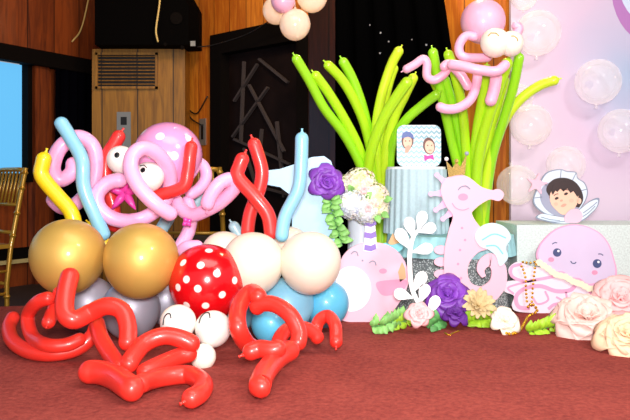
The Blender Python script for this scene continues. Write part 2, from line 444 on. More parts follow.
# the dark double door with irregular diagonal bars
dr = tag(thing('door_1', D(.555, FLOOR2, -.04), None, None), None, None, kind='structure')
fr = MB()
for a in ((0,.14,FLOOR2,DH,-.09,.035), (1.0,1.11,FLOOR2,DH,-.09,.03), (.14,1.0,DH-.17,DH,-.09,.035), (.14,1.0,FLOOR2,FLOOR2+.25,-.09,.01)):
    q = dbox(*a); fr.add(q.v, q.f)
obj('door_frame', fr, M['dark_frame'], dr, smooth=False)
obj('door_pane', dbox(.14, 1.0, FLOOR2+.25, DH-.17, -.08, -.06), M['pane'], dr, smooth=False)
def dbar(p, q, w=.02):
    t0, z0 = p; t1, z1 = q; d = V((t1-t0, z1-z0)); n = V((-d.y, d.x)).normalized()*w/2
    c = [(t0+n.x, z0+n.y), (t1+n.x, z1+n.y), (t1-n.x, z1-n.y), (t0-n.x, z0-n.y)]
    return MB().hexa([D(t, z, -.06) for t, z in c], ND*.03)
for p, q in (((.52,1.62),(.84,1.40)), ((.40,1.42),(.80,.86)), ((.22,1.30),(.50,1.58)), ((.20,1.0),(.62,1.38)), ((.30,.95),(.34,1.62)), ((.22,.98),(.86,.76)),
             ((.55,1.05),(.46,.36)), ((.34,.9),(.62,.30)), ((.20,.64),(.86,.52)), ((.72,1.1),(.8,.5))):
    b = dbar(p, q, .017); obj('lattice_bar', b, M['bar'], dr, smooth=False)
# orange wall past the curtain, then the wall behind the backdrop
c0 = D(2.72, 0)
struct('wall_right', MB().box(c0.x-.02, 3.3, c0.y-.02, c0.y+.08, FLOOR2, 2.75), M['wood_right'])
# black sequin curtain in front of the door wall, hanging in shallow folds
cm = MB(); n = 60; rows = []
for j, z in enumerate((FLOOR2+.01, 2.7)):
    for i in range(n+1):
        k = i/n; t = 1.44+k*(1.22 if j == 0 else .74)
        rows.append(D(t, z, .1+.025*math.sin(k*34)))
cm.add(rows, [(i, i+1, i+n+2, i+n+1) for i in range(n)])
cu = obj('curtain', cm, M['curtain']); sm = cu.modifiers.new('s', 'SOLIDIFY'); sm.thickness = .008
tag(cu, 'black floor-length curtain dotted with tiny sequins behind the green reeds', 'curtain')
# left wall: boards above, beam, window, dark drape, panelling below
LA = V((-2.48, 5.52, 0)); LK = .916
def Lp(t, z, off=0): return LA+UL*(t*LK)+NL*off+V((0,0,z))
def lbox(t0, t1, z0, z1, o0, o1):
    return MB().hexa([Lp(t0,z0,o0), Lp(t1,z0,o0), Lp(t1,z1,o0), Lp(t0,z1,o0)], NL*(o1-o0))
wl = lbox(-3.6, 1.75, 1.6, 2.75, -.1, 0)
for q in (lbox(-3.6, 1.75, FLOOR2, .66, -.1, 0), lbox(.30, 1.75, .66, 1.6, -.1, 0)): wl.add(q.v, q.f)
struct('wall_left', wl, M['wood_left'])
struct('trim_2', lbox(-3.6, 1.5, 1.575, 1.70, .0, .09), M['dark_frame'])
w = tag(thing('window_1', Lp(-1.2, .66, -.04), None, None), None, None, kind='structure')
obj('window_pane', lbox(-3.4, .275, .68, 1.58, -.07, -.06), M['glass'], w, smooth=False)
wf = lbox(.255, .30, .66, 1.6, -.09, .02)
for q in (lbox(-3.6, .30, .62, .69, -.09, .03),): wf.add(q.v, q.f)
obj('window_frame', wf, M['dark_frame'], w, smooth=False)
struct('trim_3', lbox(.315, .46, FLOOR2, 1.575, .0, .04), M['wood_left'])
struct('trim_4', lbox(-3.6, .9, -.03, .0, .0, .05), M['sill'])
struct('trim_5', lbox(-3.6, .9, .0, .09, .0, .015), M['dark_frame'])
dm = MB(); rows = []; n = 36
for z in (.05, 1.57):
    for i in range(n+1): rows.append(Lp(.50+.62*i/n, z, .07+.018*math.sin(i*1.1)))
dm.add(rows, [(i, i+1, i+n+2, i+n+1) for i in range(n)])
dc = obj('drape', dm, M['dark_cloth']); dc.modifiers.new('s', 'SOLIDIFY').thickness = .006
tag(dc, 'dark navy drape hanging in the corner beside the window', 'drape')

# oak corner unit with louvred grille
YU = 5.9
def X(px, Y): return (px-315)/FOC*Y
def Z(py, Y): return CZ-(py-HZ)/FOC*Y
un = thing('air_conditioner_cabinet', ((X(92,YU)+X(185,YU))/2, YU+.1, FLOOR2), 'tall yellow oak corner cabinet with a louvred air conditioner grille', 'cabinet')
obj('cabinet_body', MB().box(X(92,YU), X(185,YU), YU, YU+.22, FLOOR2, Z(49,YU)), M['wood_unit'], un, smooth=False)
gx0, gx1, gz0, gz1 = X(96,YU), X(158,YU), Z(89,YU), Z(53,YU)
gf = MB()
for a in ((gx0,gx1,gz1-.02,gz1), (gx0,gx1,gz0,gz0+.02), (gx0,gx0+.02,gz0,gz1), (gx1-.02,gx1,gz0,gz1)): gf.box(a[0], a[1], YU-.025, YU, a[2], a[3])
g = obj('grille_frame', gf, M['wood_unit'], un, smooth=False)
obj('grille_back', MB().box(gx0+.02, gx1-.02, YU-.004, YU-.001, gz0+.02, gz1-.02), M['black'], un, smooth=False)
for i in range(9):
    z = gz0+.035+i*(gz1-gz0-.06)/8.4
    obj('louvre', MB().hexa([V((gx0+.02,YU-.022,z)), V((gx1-.02,YU-.022,z)), V((gx1-.02,YU-.004,z+.008)), V((gx0+.02,YU-.004,z+.008))], (0,0,.0035)), M['wood_unit'], un, smooth=False)
def plate_on(name, px0, py0, px1, py1, label, hole):
    t = thing(name, ((X(px0,YU)+X(px1,YU))/2, YU, Z(py1,YU)), label, 'switch plate')
    obj('plate', MB().box(X(px0,YU), X(px1,YU), YU-.008, YU-.0005, Z(py1,YU), Z(py0,YU)), M['metal'], t, smooth=False)
    x0, y0, x1, y1 = hole
    obj('socket', MB().box(X(x0,YU), X(x1,YU), YU-.011, YU-.008, Z(y1,YU), Z(y0,YU)), M['black'], t, smooth=False)
    return t
plate_on('socket_plate', 117, 112, 131, 150, 'tall grey metal socket plate on the oak cabinet', (121,117,127,125))
sw = thing('light_switch', D(-.13, .98, 0), 'small steel switch plate on the boards left of the dark door', 'switch plate')
obj('plate', dbox(-.17, -.09, .94, 1.17, .001, .009), M['metal'], sw, smooth=False)
obj('rocker', dbox(-.145, -.115, .99, 1.12, .009, .014), M['black'], sw, smooth=False)

# black loudspeaker on the cabinet
sp = thing('loudspeaker', (-1.45, 5.9, Z(49,YU)), 'black loudspeaker with slanted side on top of the oak cabinet', 'loudspeaker')
zb = Z(49,YU)+.001
sec = [V((X(94,5.7),5.72,zb)), V((X(188,5.7),5.72,zb)), V((X(196,5.7),5.84,zb)), V((X(196,5.7),6.0,zb)), V((X(94,5.7),6.08,zb))]
top = [V((X(94,5.7),5.72,2.3)), V((X(172,5.7),5.72,2.3)), V((X(180,5.7),5.84,2.3)), V((X(180,5.7),6.0,2.3)), V((X(94,5.7),6.08,2.3))]
midl = [V((p.x, p.y, zb+.32)) for p in sec]
mb = MB().add(sec+midl+top, [(4,3,2,1,0), (10,11,12,13,14)]+[(i+5*k, (i+1) % 5+5*k, (i+1) % 5+5*k+5, i+5*k+5) for k in (0,1) for i in range(5)])
obj('case', mb, M['black_plastic'], sp, smooth=False)
obj('rating_plate', MB().box(X(190,5.7), X(195,5.7), 5.716, 5.722, zb-.012, zb+.03), M['metal'], sp, smooth=False)
for (px, py, r) in ((176,18,.05), (182,47,.015), (165,44,.014)):
    obj('socket', MB().tube([V((X(px,5.7),5.722,Z(py,5.7))), V((X(px,5.7),5.708,Z(py,5.7)))], r, 20), M['dark_frame'], sp, sharp=40)
tag(obj('cable', MB().tube(catmull([P(162,-20,5.66), P(159,8,5.66), P(156,30,5.66), P(158,42,5.66)], 8), .008, 8), M['cord']), 'yellowed cable dangling down the front of the loudspeaker', 'cable')
tag(obj('cable', MB().tube(catmull([P(197,47,5.8), P(213,45,5.75), P(245,35,5.55), P(268,22,5.35), P(285,10,5.2), P(296,-30,5.0)], 8), .005, 8), M['black_cord']), 'thin black cable running from the loudspeaker across the dark door', 'cable')

for (a, b, lab) in ((-.1,-.28,'pale cord slanting down the red brown boards nearer the window'), (.86,.72,'pale cord slanting down the red brown boards nearer the loudspeaker')):
    tag(obj('wall_cord', MB().tube(catmull([Lp(a+.14,2.5,.012), Lp(a,2.1 if a < 0 else 2.0,.012), Lp(b+.02,1.84,.012)], 6), .007, 8), M['cord']), lab, 'cord')
tag(obj('cable', MB().tube(catmull([D(-.06,1.36,.01), D(-.2,1.22,.012), D(-.32,1.26,.012), D(-.28,1.18,.012), D(-.13,1.11,.012)], 6), .006, 8), M['black_cord']), 'short looped dark cable above the small switch plate', 'cable')
# ------------------------------------------------------------------ chairs
def make_chair(x, y, rz, label):
    t = thing('banquet_chair', (0,0,0), label, 'chair', 'gold banquet chairs behind the balloons')
    H = .92
    def bp(sx, z): return V((sx*(.19-.012*(z/H)), .19+.13*max(0, (z-.3))/.62, z))
    m = M['chair_gold']
    for sx in (-1, 1):
        mb = MB(); pts = [bp(sx, z) for z in (0,.2,.44,.6,.76,.93)]; mb.tube(pts, .015, 12)
        for z in (.12,.5,.64,.8,.9): mb.tube([bp(sx,z-.012), bp(sx,z), bp(sx,z+.012)], [.016,.022,.016], 12)
        obj('back_post', mb, m, t, sharp=50)
        mb = MB().tube([V((sx*.2,-.19,0)), V((sx*.2,-.19,.44))], .015, 12)
        for z in (.1,.14,.36): mb.tube([V((sx*.2,-.19,z-.012)), V((sx*.2,-.19,z)), V((sx*.2,-.19,z+.012))], [.016,.022,.016], 12)
        obj('front_leg', mb, m, t, sharp=50)
        for z in (.14,.28): obj('side_rung', MB().tube([V((sx*.2,-.19,z)), bp(sx,z)], .01, 10), m, t)
    for z in (.14,.28): obj('front_rung', MB().tube([V((-.2,-.19,z)), V((.2,-.19,z))], .01, 10), m, t)
    obj('back_rung', MB().tube([bp(-1,.2), bp(1,.2)], .01, 10), m, t)
    obj('top_rail', MB().tube([bp(-1,.915), bp(-.5,.922), bp(.5,.922), bp(1,.915)], .015, 12), m, t)
    for z in (.52,.695): obj('back_rail', MB().tube([bp(-1,z), bp(1,z)], .011, 10), m, t)
    for k in range(7):
        s = -.75+k*.25; obj('spindle', MB().tube([bp(s,.695), bp(s,.92)], .008, 8), m, t)
    obj('seat', MB().box(-.205, .205, -.205, .205, .425, .45), m, t, smooth=False)
    q = MB().sphere((0,0,.465), .19, 24, 10, sq=(1,1,.14)); obj('seat_pad', q, M['cushion'], t)
    t.location = (x, y, FLOOR2); t.rotation_euler = (0,0,rz)
    return t
make_chair(-2.2, 4.36, math.radians(-38), 'gold turned-wood chair at the left edge below the blue window')
make_chair(X(203,4.62), 4.62, math.radians(176), 'gold turned-wood chair mostly hidden behind the pink spotted octopus')

# ------------------------------------------------------------------ balloons
def ball(name, px, py, rpx, Y, m, label, cat='balloon', group=None, knot=None, egg=.06, ax=None, parent=None):
    c = P(px, py, Y); r = rpx*Y/FOC
    mb = MB().sphere(c, r, 48, 30, ax=ax or (0,.3,1), egg=egg)
    if knot is not None:
        k = V(knot).normalized(); e = c+k*r*1.0
        mb.tube([e-k*r*.04, e+k*r*.06, e+k*r*.1, e+k*r*.17], [r*.12, r*.05, r*.05, r*.1], 10)
    o = obj(name, mb, m, parent, origin=None if parent else c)
    if parent is None: tag(o, label, cat, group)
    return o
ball('gold_balloon', 68, 257, 37, 2.66, M['gold'], 'pearly gold balloon at the far left behind the raised red tentacle', group='gold balloons', knot=(0,.6,-.8))
ball('gold_balloon', 141, 261, 37, 2.63, M['gold'], 'pearly gold balloon between the other gold one and the red spotted balloon', group='gold balloons', knot=(0,.6,-.8))
ball('grey_balloon', 131, 310, 29, 2.80, M['silver'], 'pearl grey balloon below the gap between the gold balloons', group='grey balloons', knot=(0,.8,.2))
ball('grey_balloon', 88, 304, 27, 2.92, M['silver'], 'grey balloon under the leftmost gold balloon', group='grey balloons', knot=(0,.8,.2))
ball('grey_balloon', 166, 300, 24, 2.98, M['silver'], 'small grey balloon squeezed between gold and red spotted balloons', group='grey balloons', knot=(0,.8,.2))
ball('ivory_balloon', 253, 264, 31, 2.72, M['white_latex'], 'ivory balloon directly right of the red spotted balloon', group='ivory balloons', knot=(0,.6,-.8))
ball('ivory_balloon', 310, 263, 31, 2.72, M['white_latex'], 'ivory balloon nearest the pink narwhal', group='ivory balloons', knot=(0,.6,-.8))
ball('ivory_balloon', 224, 255, 23, 2.9, M['white_latex'], 'ivory balloon half hidden behind the red spotted balloon', group='ivory balloons', knot=(0,.6,-.8))
ball('ivory_balloon', 290, 247, 20, 2.97, M['white_latex'], 'ivory balloon peeking out behind the two front ivory ones', group='ivory balloons', knot=(0,.6,-.8))
ball('blue_balloon', 287, 305, 27, 2.84, M['sky'], 'pale blue balloon below the pair of ivory balloons', group='blue balloons', knot=(0,.8,.2))
ball('blue_balloon', 271, 324, 20, 2.70, M['aqua'], 'small bright blue balloon seen through the red tentacle loop', group='blue balloons', knot=(0,.8,.2))
ball('blue_balloon', 326, 304, 23, 2.92, M['aqua'], 'blue balloon half hidden next to the narwhal', group='blue balloons', knot=(0,.8,.2))
ball('blue_balloon', 240, 306, 23, 2.92, M['sky'], 'blue balloon mostly hidden behind the upright red tentacle', group='blue balloons', knot=(0,.8,.2))
# pearly cluster hung from the ceiling
G = 'pearly balloons hung at the top'
for (px, py, r, Y, m, lab) in ((295,25,15.5,3.5,'pearl','pearly cream balloon lowest in the cluster hung at the top'),
                               (276,11,13.5,3.62,'pearl','pearly cream balloon leftmost in the cluster hung at the top'),
                               (283,1,12,3.46,'pale_pink','pink balloon in the cluster hung at the top'),
                               (312,-3,15.5,3.55,'pearl','pearly cream balloon rightmost in the cluster hung at the top')):
    o = ball('hanging_balloon', px, py, r, Y, M[m], lab, group=G, knot=(0,.2,1))
    c = P(px, py, Y); rr = r*Y/FOC
    s = obj('string', MB().tube([c+V((0,.01,rr)), P(293,-60,3.55), V((P(293,-60,3.55).x, 3.55, 2.75))], .0015, 6), M['white_card'], o)

def tube(name, pts, Y, rpx, m, label=None, cat=None, group=None, parent=None, tip=True, r1=None):
    """pts: (px,py) at depth Y, or (px,py,Y)"""
    q = [P(p[0], p[1], p[2] if len(p) > 2 else Y) for p in pts]
    r = rpx*Y/FOC
    o = obj(name, balloon_tube(q, r, tip, r1*Y/FOC if r1 else None), M[m], parent)
    if parent is None: tag(o, label, cat or 'balloon', group)
    return o
def ftube(name, pts, r, m, parent, tip=True, r1=None):
    """pts: (px,py,h) resting at height h above the carpet"""
    return obj(name, balloon_tube([F(*p) for p in pts], r, tip, r1), M[m], parent)

def fib_dirs(n, skip):
    out = []
    for i in range(n):
        z = 1-2*(i+.5)/n; a = i*2.39996; k = math.sqrt(1-z*z); d = V((k*math.cos(a), k*math.sin(a), z))
        if all((d-V(s).normalized()).length > .62 for s in skip): out.append(tuple(d))
    return out
def face_dirs(lst):     # (u,v) on the disc seen from the front -> unit direction
    out = []
    for u, v in lst:
        w2 = max(0, 1-u*u-v*v); out.append((u, -math.sqrt(w2), v))
    return out

# --- red spotted octopus on the carpet
oc = thing('balloon_octopus', F(207, 350, 0), 'red octopus of balloons with white spotted head and smiling closed eyes on the carpet', 'balloon octopus', 'balloon octopuses')
vis = face_dirs([(-.03,.56),(-.38,.22),(-.62,.0),(-.08,.0),(.38,.36),(.52,-.18),(.12,.88),(-.5,.6),(.1,-.45),(-.4,-.45),(.8,.15)])
hc = P(207, 283, 2.66); hr = 38*2.66/FOC
h = obj('head', MB().sphere((0,0,0), hr, 56, 36, ax=(0,.2,1), egg=.05), dots_mat('red spotted latex', (214,10,20), (246,230,224), vis+fib_dirs(16, vis), .085), None, origin=(0,0,0))
h.parent = oc; h.location = hc-oc.location
def ball_part(name, px, py, rpx, Y, m, parent, egg=.05):
    return obj(name, MB().sphere(P(px,py,Y), rpx*Y/FOC, 40, 26, ax=(0,.3,1), egg=egg), M[m], parent)
def on_ball(px, py, c, r, lift=.0015):       # point on the front of a ball under a pixel
    o = V((0,0,CZ)); d = (P(px,py,1)-o).normalized(); L = o-c
    b = L.dot(d); q = b*b-(L.dot(L)-(r+lift)**2)
    return o+d*(-b-math.sqrt(max(q, 0)))
for (ex, ey, arc) in ((178,323,[(163,325),(164,318),(167,314),(170,314),(171,318)]), (213,329,[(199,323),(201,317),(205,313),(209,313),(210,318)])):
    Ye = 2.44; e = ball_part('eye', ex, ey, 18, Ye, 'eye_white', oc)
    c = P(ex,ey,Ye); r = 18*Ye/FOC*1.03
    obj('eyelash', MB().tube([on_ball(a, b, c, r) for a, b in [tuple(v) for v in [(p.x, p.y) for p in catmull([V((x, y, 0)) for x, y in arc], 5)]]], .0022, 8), M['lash'], e)
ball_part('nose', 203, 357, 13, 2.36, 'cream_latex', oc)
R = .029
def tent(pts, r=R, tip=True, m='red', r1=None): return ftube('tentacle', pts, r, m, oc, tip, r1)
tent([(199,348,.085),(182,339,.115),(163,336,.125),(144,344,.105),(131,360,.07),(127,372,.042)], tip=False)
tent([(197,352,.07),(178,357,.06),(155,367,.05),(138,376,.035)], .028, tip=False)
tent([(140,391,.04),(131,388,.04),(114,377,.042),(97,372,.044),(78,373,.042)], .036, tip=False)
tent([(136,386,.045),(150,380,.04),(170,376,.038),(190,375,.038),(203,383,.038),(200,393,.038),(184,402,.03)], .028)
tent([(96,320,.14),(101,338,.10),(112,357,.06),(122,371,.045)], .027, tip=False)
tent([(127,350,.08),(128,328,.14),(122,311,.19),(107,306,.205),(90,313,.18),(74,320,.165),(65,312,.19),(66,292,.25),(72,269,.32)], .029, tip=False, r1=.032)
tent([(61,288,.24),(55,306,.17),(47,326,.12)], .024)
tent([(54,297,.21),(38,302,.19),(28,316,.13),(32,336,.07),(46,345,.06),(66,345,.06),(86,337,.08)], .025, tip=False)
tent([(15,314,.11),(9,327,.075),(13,341,.045),(28,351,.028),(50,354,.028),(76,349,.04),(92,336,.08),(97,322,.13)], .026, tip=False)
tent([(286,346,.115),(272,350,.105),(259,349,.105),(243,355,.09)], .028)
tent([(258,350,.04),(247,344,.07),(238,327,.14),(239,307,.19),(251,292,.23),(261,299,.22)], .03, tip=False)
tent([(252,312,.17),(262,304,.2),(276,305,.2),(291,316,.17),(299,334,.115),(296,350,.07)], .028, tip=False)
tent([(297,347,.09),(280,356,.075),(266,371,.06),(260,386,.045),(270,384,.05)], .033, tip=False)
tent([(277,352,.05),(280,338,.085),(289,329,.105),(303,328,.10),(315,334,.075),(319,344,.04)], .025, tip=False)
tent([(315,332,.07),(319,321,.10),(328,316,.115),(335,325,.095),(336,338,.055),(336,347,.03)], .024)

# --- pink spotted octopus on top of the gold balloons
pk = thing('balloon_octopus', P(160,225,2.95), 'pink octopus of balloons with white spotted head and wide open eyes atop the gold balloons', 'balloon octopus', 'balloon octopuses')
vis = face_dirs([(-.05,.55),(.37,.0),(-.62,.7),(.7,.5),(-.3,.05),(.1,-.6)])
h = obj('head', MB().sphere((0,0,0), 34*3.02/FOC, 56, 36, ax=(0,.2,1), egg=.05), dots_mat('pink spotted latex', (246,158,208), (250,238,244), vis+fib_dirs(16, vis), .115), None, origin=(0,0,0))
h.parent = pk; h.location = P(168,157,3.02)-pk.location
for (ex, ey, r, px, py, Ye) in ((121,160,14,117,155,2.9), (149,177,15,143,170,2.86)):
    e = ball_part('eye', ex, ey, r, Ye, 'eye_white', pk); c = P(ex,ey,Ye); rr = r*Ye/FOC*1.02
    f = on_ball(px, py, c, rr, -.003); n = (f-c).normalized()
    obj('pupil', MB().sphere(f, .0115, 20, 12, ax=n, sq=(1,1.1,.3)), M['black'], e)
    if px == 143:
        obj('eyelash', MB().tube([on_ball(a, b, c, rr) for a, b in ((140,166),(144,165),(147,168))], .002, 8), M['lash'], e)
def pt(pts, Y=2.88, r=7.2, m='pink', tip=False, name='tentacle', r1=None): return tube(name, pts, Y, r, m, parent=pk, tip=tip, r1=r1)
pt([(127,180,2.84),(110,182,2.83),(98,193,2.82),(99,207,2.82),(112,218,2.83),(130,221,2.86),(148,216,2.90),(163,203,2.92),(170,186,2.92),(168,168,2.88),(158,154,2.83),(144,148,2.79),(133,155,2.76),(131,170,2.74),(140,188,2.73),(158,206,2.74),(176,217,2.78)], r=7.3)
pt([(73,158,2.98),(72,172,2.95),(60,180,2.92),(53,168,2.92),(60,148,2.94),(77,137,2.96),(92,145,2.97),(97,165,2.98),(93,186,2.98),(82,197,2.99)], r=7.6)
pt([(90,190,3.04),(76,204,3.05),(64,208,3.05),(55,202,3.04),(50,194,3.03)], r=7.5)
pt([(174,195,3.0),(179,207,2.98),(192,215,2.96),(207,210,2.93),(222,201,2.9),(235,187,2.87),(231,179,2.86),(219,184,2.84),(209,199,2.84),(207,210,2.85)], r=7, tip=True)
pt([(190,158,3.12),(203,166,3.11),(206,178,3.10),(198,190,3.08),(186,196,3.04)], r=6.5)
pt([(185,196,3.06),(191,212,3.05),(189,230,3.0),(182,244,2.96),(176,256,2.92)], r=7)
pt([(178,254,2.92),(186,247,2.9),(196,246,2.9),(203,247,2.9)], r=6, tip=True)
star = MB()
for k in range(5):
    a = k*2*PI/5+.3; c = P(125,193,2.93); d = V((math.cos(a), -.2, math.sin(a)))
    star.tube([c, c+d*.03, c+d*.06, c+d*.085], [.012,.018,.012,.002], 10)
obj('knot', star, M['magenta'], pk)
star = MB(); c = P(187,222,2.9)
for k in range(4):
    d = V((math.cos(k*1.7+.4), -.3, math.sin(k*1.7+.4))); star.tube([c, c+d*.012, c+d*.022], [.008,.011,.003], 10)
obj('knot', star, M['magenta'], pk)

# --- tubes of balloon coral around it
CG = 'modelling balloons bent as coral'
tube('coral_balloon', [(76,232),(71,212),(56,194),(42,176),(43,163),(46,152)], 2.80, 7.6, 'yellow', 'yellow bent balloon tube at the left in front of the pink loop', group=CG)
tube('coral_balloon', [(108,250,2.86),(100,234,2.86),(88,222,2.87)], 2.86, 5.5, 'yellow', 'short yellow balloon tube poking out between the two gold balloons', group=CG)
tube('coral_balloon', [(106,240,2.82),(95,215,2.80),(84,188,2.79),(82,160,2.79),(70,137,2.81),(58,118,2.82)], 2.8, 7, 'sky', 'long sky blue balloon tube crossing the left pink loop', group=CG, tip=False)
tube('coral_balloon', [(115,232,3.0),(113,205,3.0),(106,180,3.0),(107,158,3.0),(115,143,3.0),(122,131,3.0)], 3.0, 6.8, 'coral_red', 'red balloon tube standing left of the pink spotted head', group=CG)
tube('coral_balloon', [(142,200,2.9),(160,195,2.9),(183,187,2.89),(188,172,2.89),(190,155,2.89),(192,141,2.9)], 2.9, 6.4, 'coral_red', 'red bent balloon tube in front of the pink spotted head', group=CG)
tube('coral_balloon', [(150,250,3.1),(160,232,3.1),(172,212,3.1)], 3.1, 6.5, 'mist', 'misty blue balloon tube under the pink octopus', group=CG)
tube('coral_balloon', [(188,215,3.2),(198,200,3.2),(203,186,3.2)], 3.2, 7, 'mist', 'misty blue balloon tube peeking out right of the pink head', group=CG)
tube('coral_balloon', [(243,243,2.98),(238,233,2.98),(231,222,2.98)], 2.98, 5.5, 'mist', 'short misty blue balloon tube behind the leftmost ivory balloons', group=CG)
tube('coral_balloon', [(272,240,2.84),(268,215,2.84),(254,196,2.84),(238,177,2.85),(240,165,2.86),(245,153,2.86)], 2.85, 7.2, 'coral_red', 'red balloon tube kinked to the left above the ivory balloons', group=CG)
tube('coral_balloon', [(247,238,2.92),(250,214,2.92),(259,190,2.92),(262,172,2.92),(258,155,2.92),(252,138,2.92)], 2.92, 6.8, 'coral_red', 'taller red balloon tube above the ivory balloons', group=CG)
tube('coral_balloon', [(281,242,2.82),(285,217,2.82),(298,190,2.82),(301,165,2.82),(302,132,2.82)], 2.82, 6.8, 'sky', 'upright pale blue balloon tube in front of the blue number standee', group=CG)

# --- green reeds
RG = 'green balloon reeds behind the whale', 'green balloon reeds under the small octopus'
def reed(pts, base, Y, r, m, label, group):
    Yb = 3.79; n = len(pts)          # rooted behind the plinths, fanning forward towards the tips
    q = [V((P(base[0], base[1], Yb).x, Yb, .01)), P(base[0], base[1], Yb)]
    q += [P(p[0], p[1], Yb+(Y-Yb)*((k+1)/n)**.8) for k, p in enumerate(reversed(pts))]
    o = obj('balloon_reed', balloon_tube(q, r*Y/FOC, True), M[m]); tag(o, label, 'balloon reed', group); return o
L = [([(294,55),(309,80),(324,108),(343,133),(358,160),(368,188)], (375,225), 3.42, 'leaf_lime', 'leftmost green balloon reed with the lowest curve'),
     ([(313,72),(328,92),(345,120),(359,148),(368,178)], (378,222), 3.46, 'lime', 'second green reed from the left, short pale tip against the door post'),
     ([(325,62),(342,80),(356,104),(366,130),(373,165)], (380,220), 3.52, 'lime', 'third green reed from the left, bending left over the brown post'),
     ([(341,58),(352,78),(362,105),(370,138),(376,170)], (382,220), 3.58, 'leaf_lime', 'green reed leaning left with its tip against the black curtain'),
     ([(401,47),(391,66),(381,98),(376,132),(378,165)], (383,220), 3.52, 'yellow_lime', 'tallest upright green reed of the left cluster'),
     ([(395,64),(388,85),(383,112),(382,150)], (386,220), 3.58, 'yellow_lime', 'green reed hidden just behind the tallest upright one'),
     ([(410,78),(396,98),(382,122),(371,152),(368,185)], (376,222), 3.40, 'lime', 'broad green reed leaning right in the middle of the left cluster'),
     ([(415,74),(405,95),(393,122),(385,158)], (385,222), 3.48, 'yellow_lime', 'yellow green reed leaning right toward the pink tentacle'),
     ([(440,92),(424,104),(406,120),(395,138),(390,160)], (390,222), 3.44, 'leaf_lime', 'green reed reaching far right above the photo board')]
R2 = [([(432,48),(438,78),(446,115),(455,155),(465,195)], (474,230), 3.46, 'leaf_lime', 'leftmost green reed of the right cluster'),
      ([(447,50),(457,82),(463,115),(466,150),(470,190)], (476,230), 3.42, 'lime', 'second upright green reed beside the pink loops'),
      ([(444,76),(452,104),(460,140),(468,180)], (475,230), 3.52, 'leaf_lime', 'short green reed between the two leftmost of the right cluster'),
      ([(427,66),(436,85),(448,110),(460,150)], (478,232), 3.58, 'yellow_lime', 'yellow green reed half hidden behind the pink tentacle tip'),
      ([(487,64),(483,95),(477,130),(474,170)], (478,230), 3.38, 'lime', 'green reed with its tip below the cream octopus eyes'),
      ([(509,58),(499,85),(488,118),(479,155),(476,195)], (479,230), 3.36, 'lime', 'broad green reed leaning right under the octopus eyes'),
      ([(520,53),(513,88),(503,122),(491,165)], (484,230), 3.40, 'leaf_lime', 'green reed standing nearest the pastel backdrop edge'),
      ([(505,75),(496,108),(487,145)], (482,230), 3.52, 'yellow_lime', 'yellow green reed between two broad ones of the right cluster'),
      ([(559,79),(539,86),(519,101),(503,124),(490,160),(484,195)], (482,230), 3.46, 'yellow_lime', 'green reed arching far right over the pastel backdrop')]
for (p, b, Y, m, lab) in L: reed(p, b, Y, 5.7 if 'broad' in lab else 5, m, lab, RG[0])
for (p, b, Y, m, lab) in R2: reed(p, b, Y, 5.9 if 'broad' in lab else 5, m, lab, RG[1])

# --- small pale pink octopus perched on the right cluster
so = thing('balloon_octopus', P(487,75,3.3), 'plain pink octopus of balloons with cream eyes perched on the right green reeds', 'balloon octopus', 'balloon octopuses')
ball_part('head', 483, 22, 22, 3.36, 'pale_pink', so)
for (ex, ey, r, arc) in ((495,43,14.5,[(488,36),(491,33),(496,33),(499,36)]), (511,44,12.5,[(511,36),(514,36),(517,38),(518,41)])):
    e = ball_part('eye', ex, ey, r, 3.2, 'cream_latex', so); c = P(ex,ey,3.2); rr = r*3.2/FOC*1.02
    obj('eyelash', MB().tube([on_ball(a, b, c, rr) for a, b in arc], .0025, 8), M['crown'], e)
def st_(pts, Y=3.3, r=4.6, tip=False): return tube('tentacle', pts, Y, r, 'pale_pink', parent=so, tip=tip)
st_([(478,38),(466,36),(459,46),(462,56),(476,58),(492,57)])
st_([(447,64,3.25),(462,66,3.22),(480,70,3.2),(497,71,3.2),(508,62,3.22)], r=5)
st_([(478,70),(476,86),(470,100),(458,108),(446,109),(436,105)], r=4.8)
st_([(450,64,3.32),(444,74,3.32),(434,80,3.33),(427,76,3.34),(427,64,3.34),(423,59,3.34),(414,65,3.34),(403,71,3.34)], r=4.4, tip=True)
st_([(441,70),(449,64),(460,74),(470,90)], r=4.8)
st_([(515,50),(516,36),(519,28),(512,24)], r=4.5)
st_([(497,72),(494,90),(489,106)], r=6)

# --- clear bubbles on the backdrop
YB = 3.9
BG = 'clear bubble balloons on the pastel backdrop'
for (px, py, r, lab) in ((538,33,22.5,'clear bubble balloon beside the small octopus eyes'), (598,82,22.5,'clear bubble balloon on the blue patch of the backdrop'),
                         (531,125,20.5,'clear bubble balloon below the arching reed'), (621,131,22,'clear bubble balloon cut by the right edge'),
                         (566,165,19,'clear bubble balloon just above the shell cutout'), (524,-3,13,'clear bubble balloon cut by the top edge'),
                         (519,98,14,'faint bubble balloon behind the arching reed')):
    Yc = YB-.012-r*YB/FOC*.86
    ball('bubble_balloon', px, py, r, Yc, M['bubble'], lab, group=BG, knot=(0,.2,-1), egg=.02)
ball('bubble_balloon', 517, 185, 20, 3.76, M['bubble'], 'milky bubble balloon at the tip of the seahorse snout', group=BG, knot=(-.3,0,1), egg=.02)
ball('bubble_balloon', 489, 246, 19, 3.3, M['blue_bubble'], 'bluish bubble balloon on the turquoise plinth behind the seahorse', group=BG, knot=(0,0,1), egg=.02)

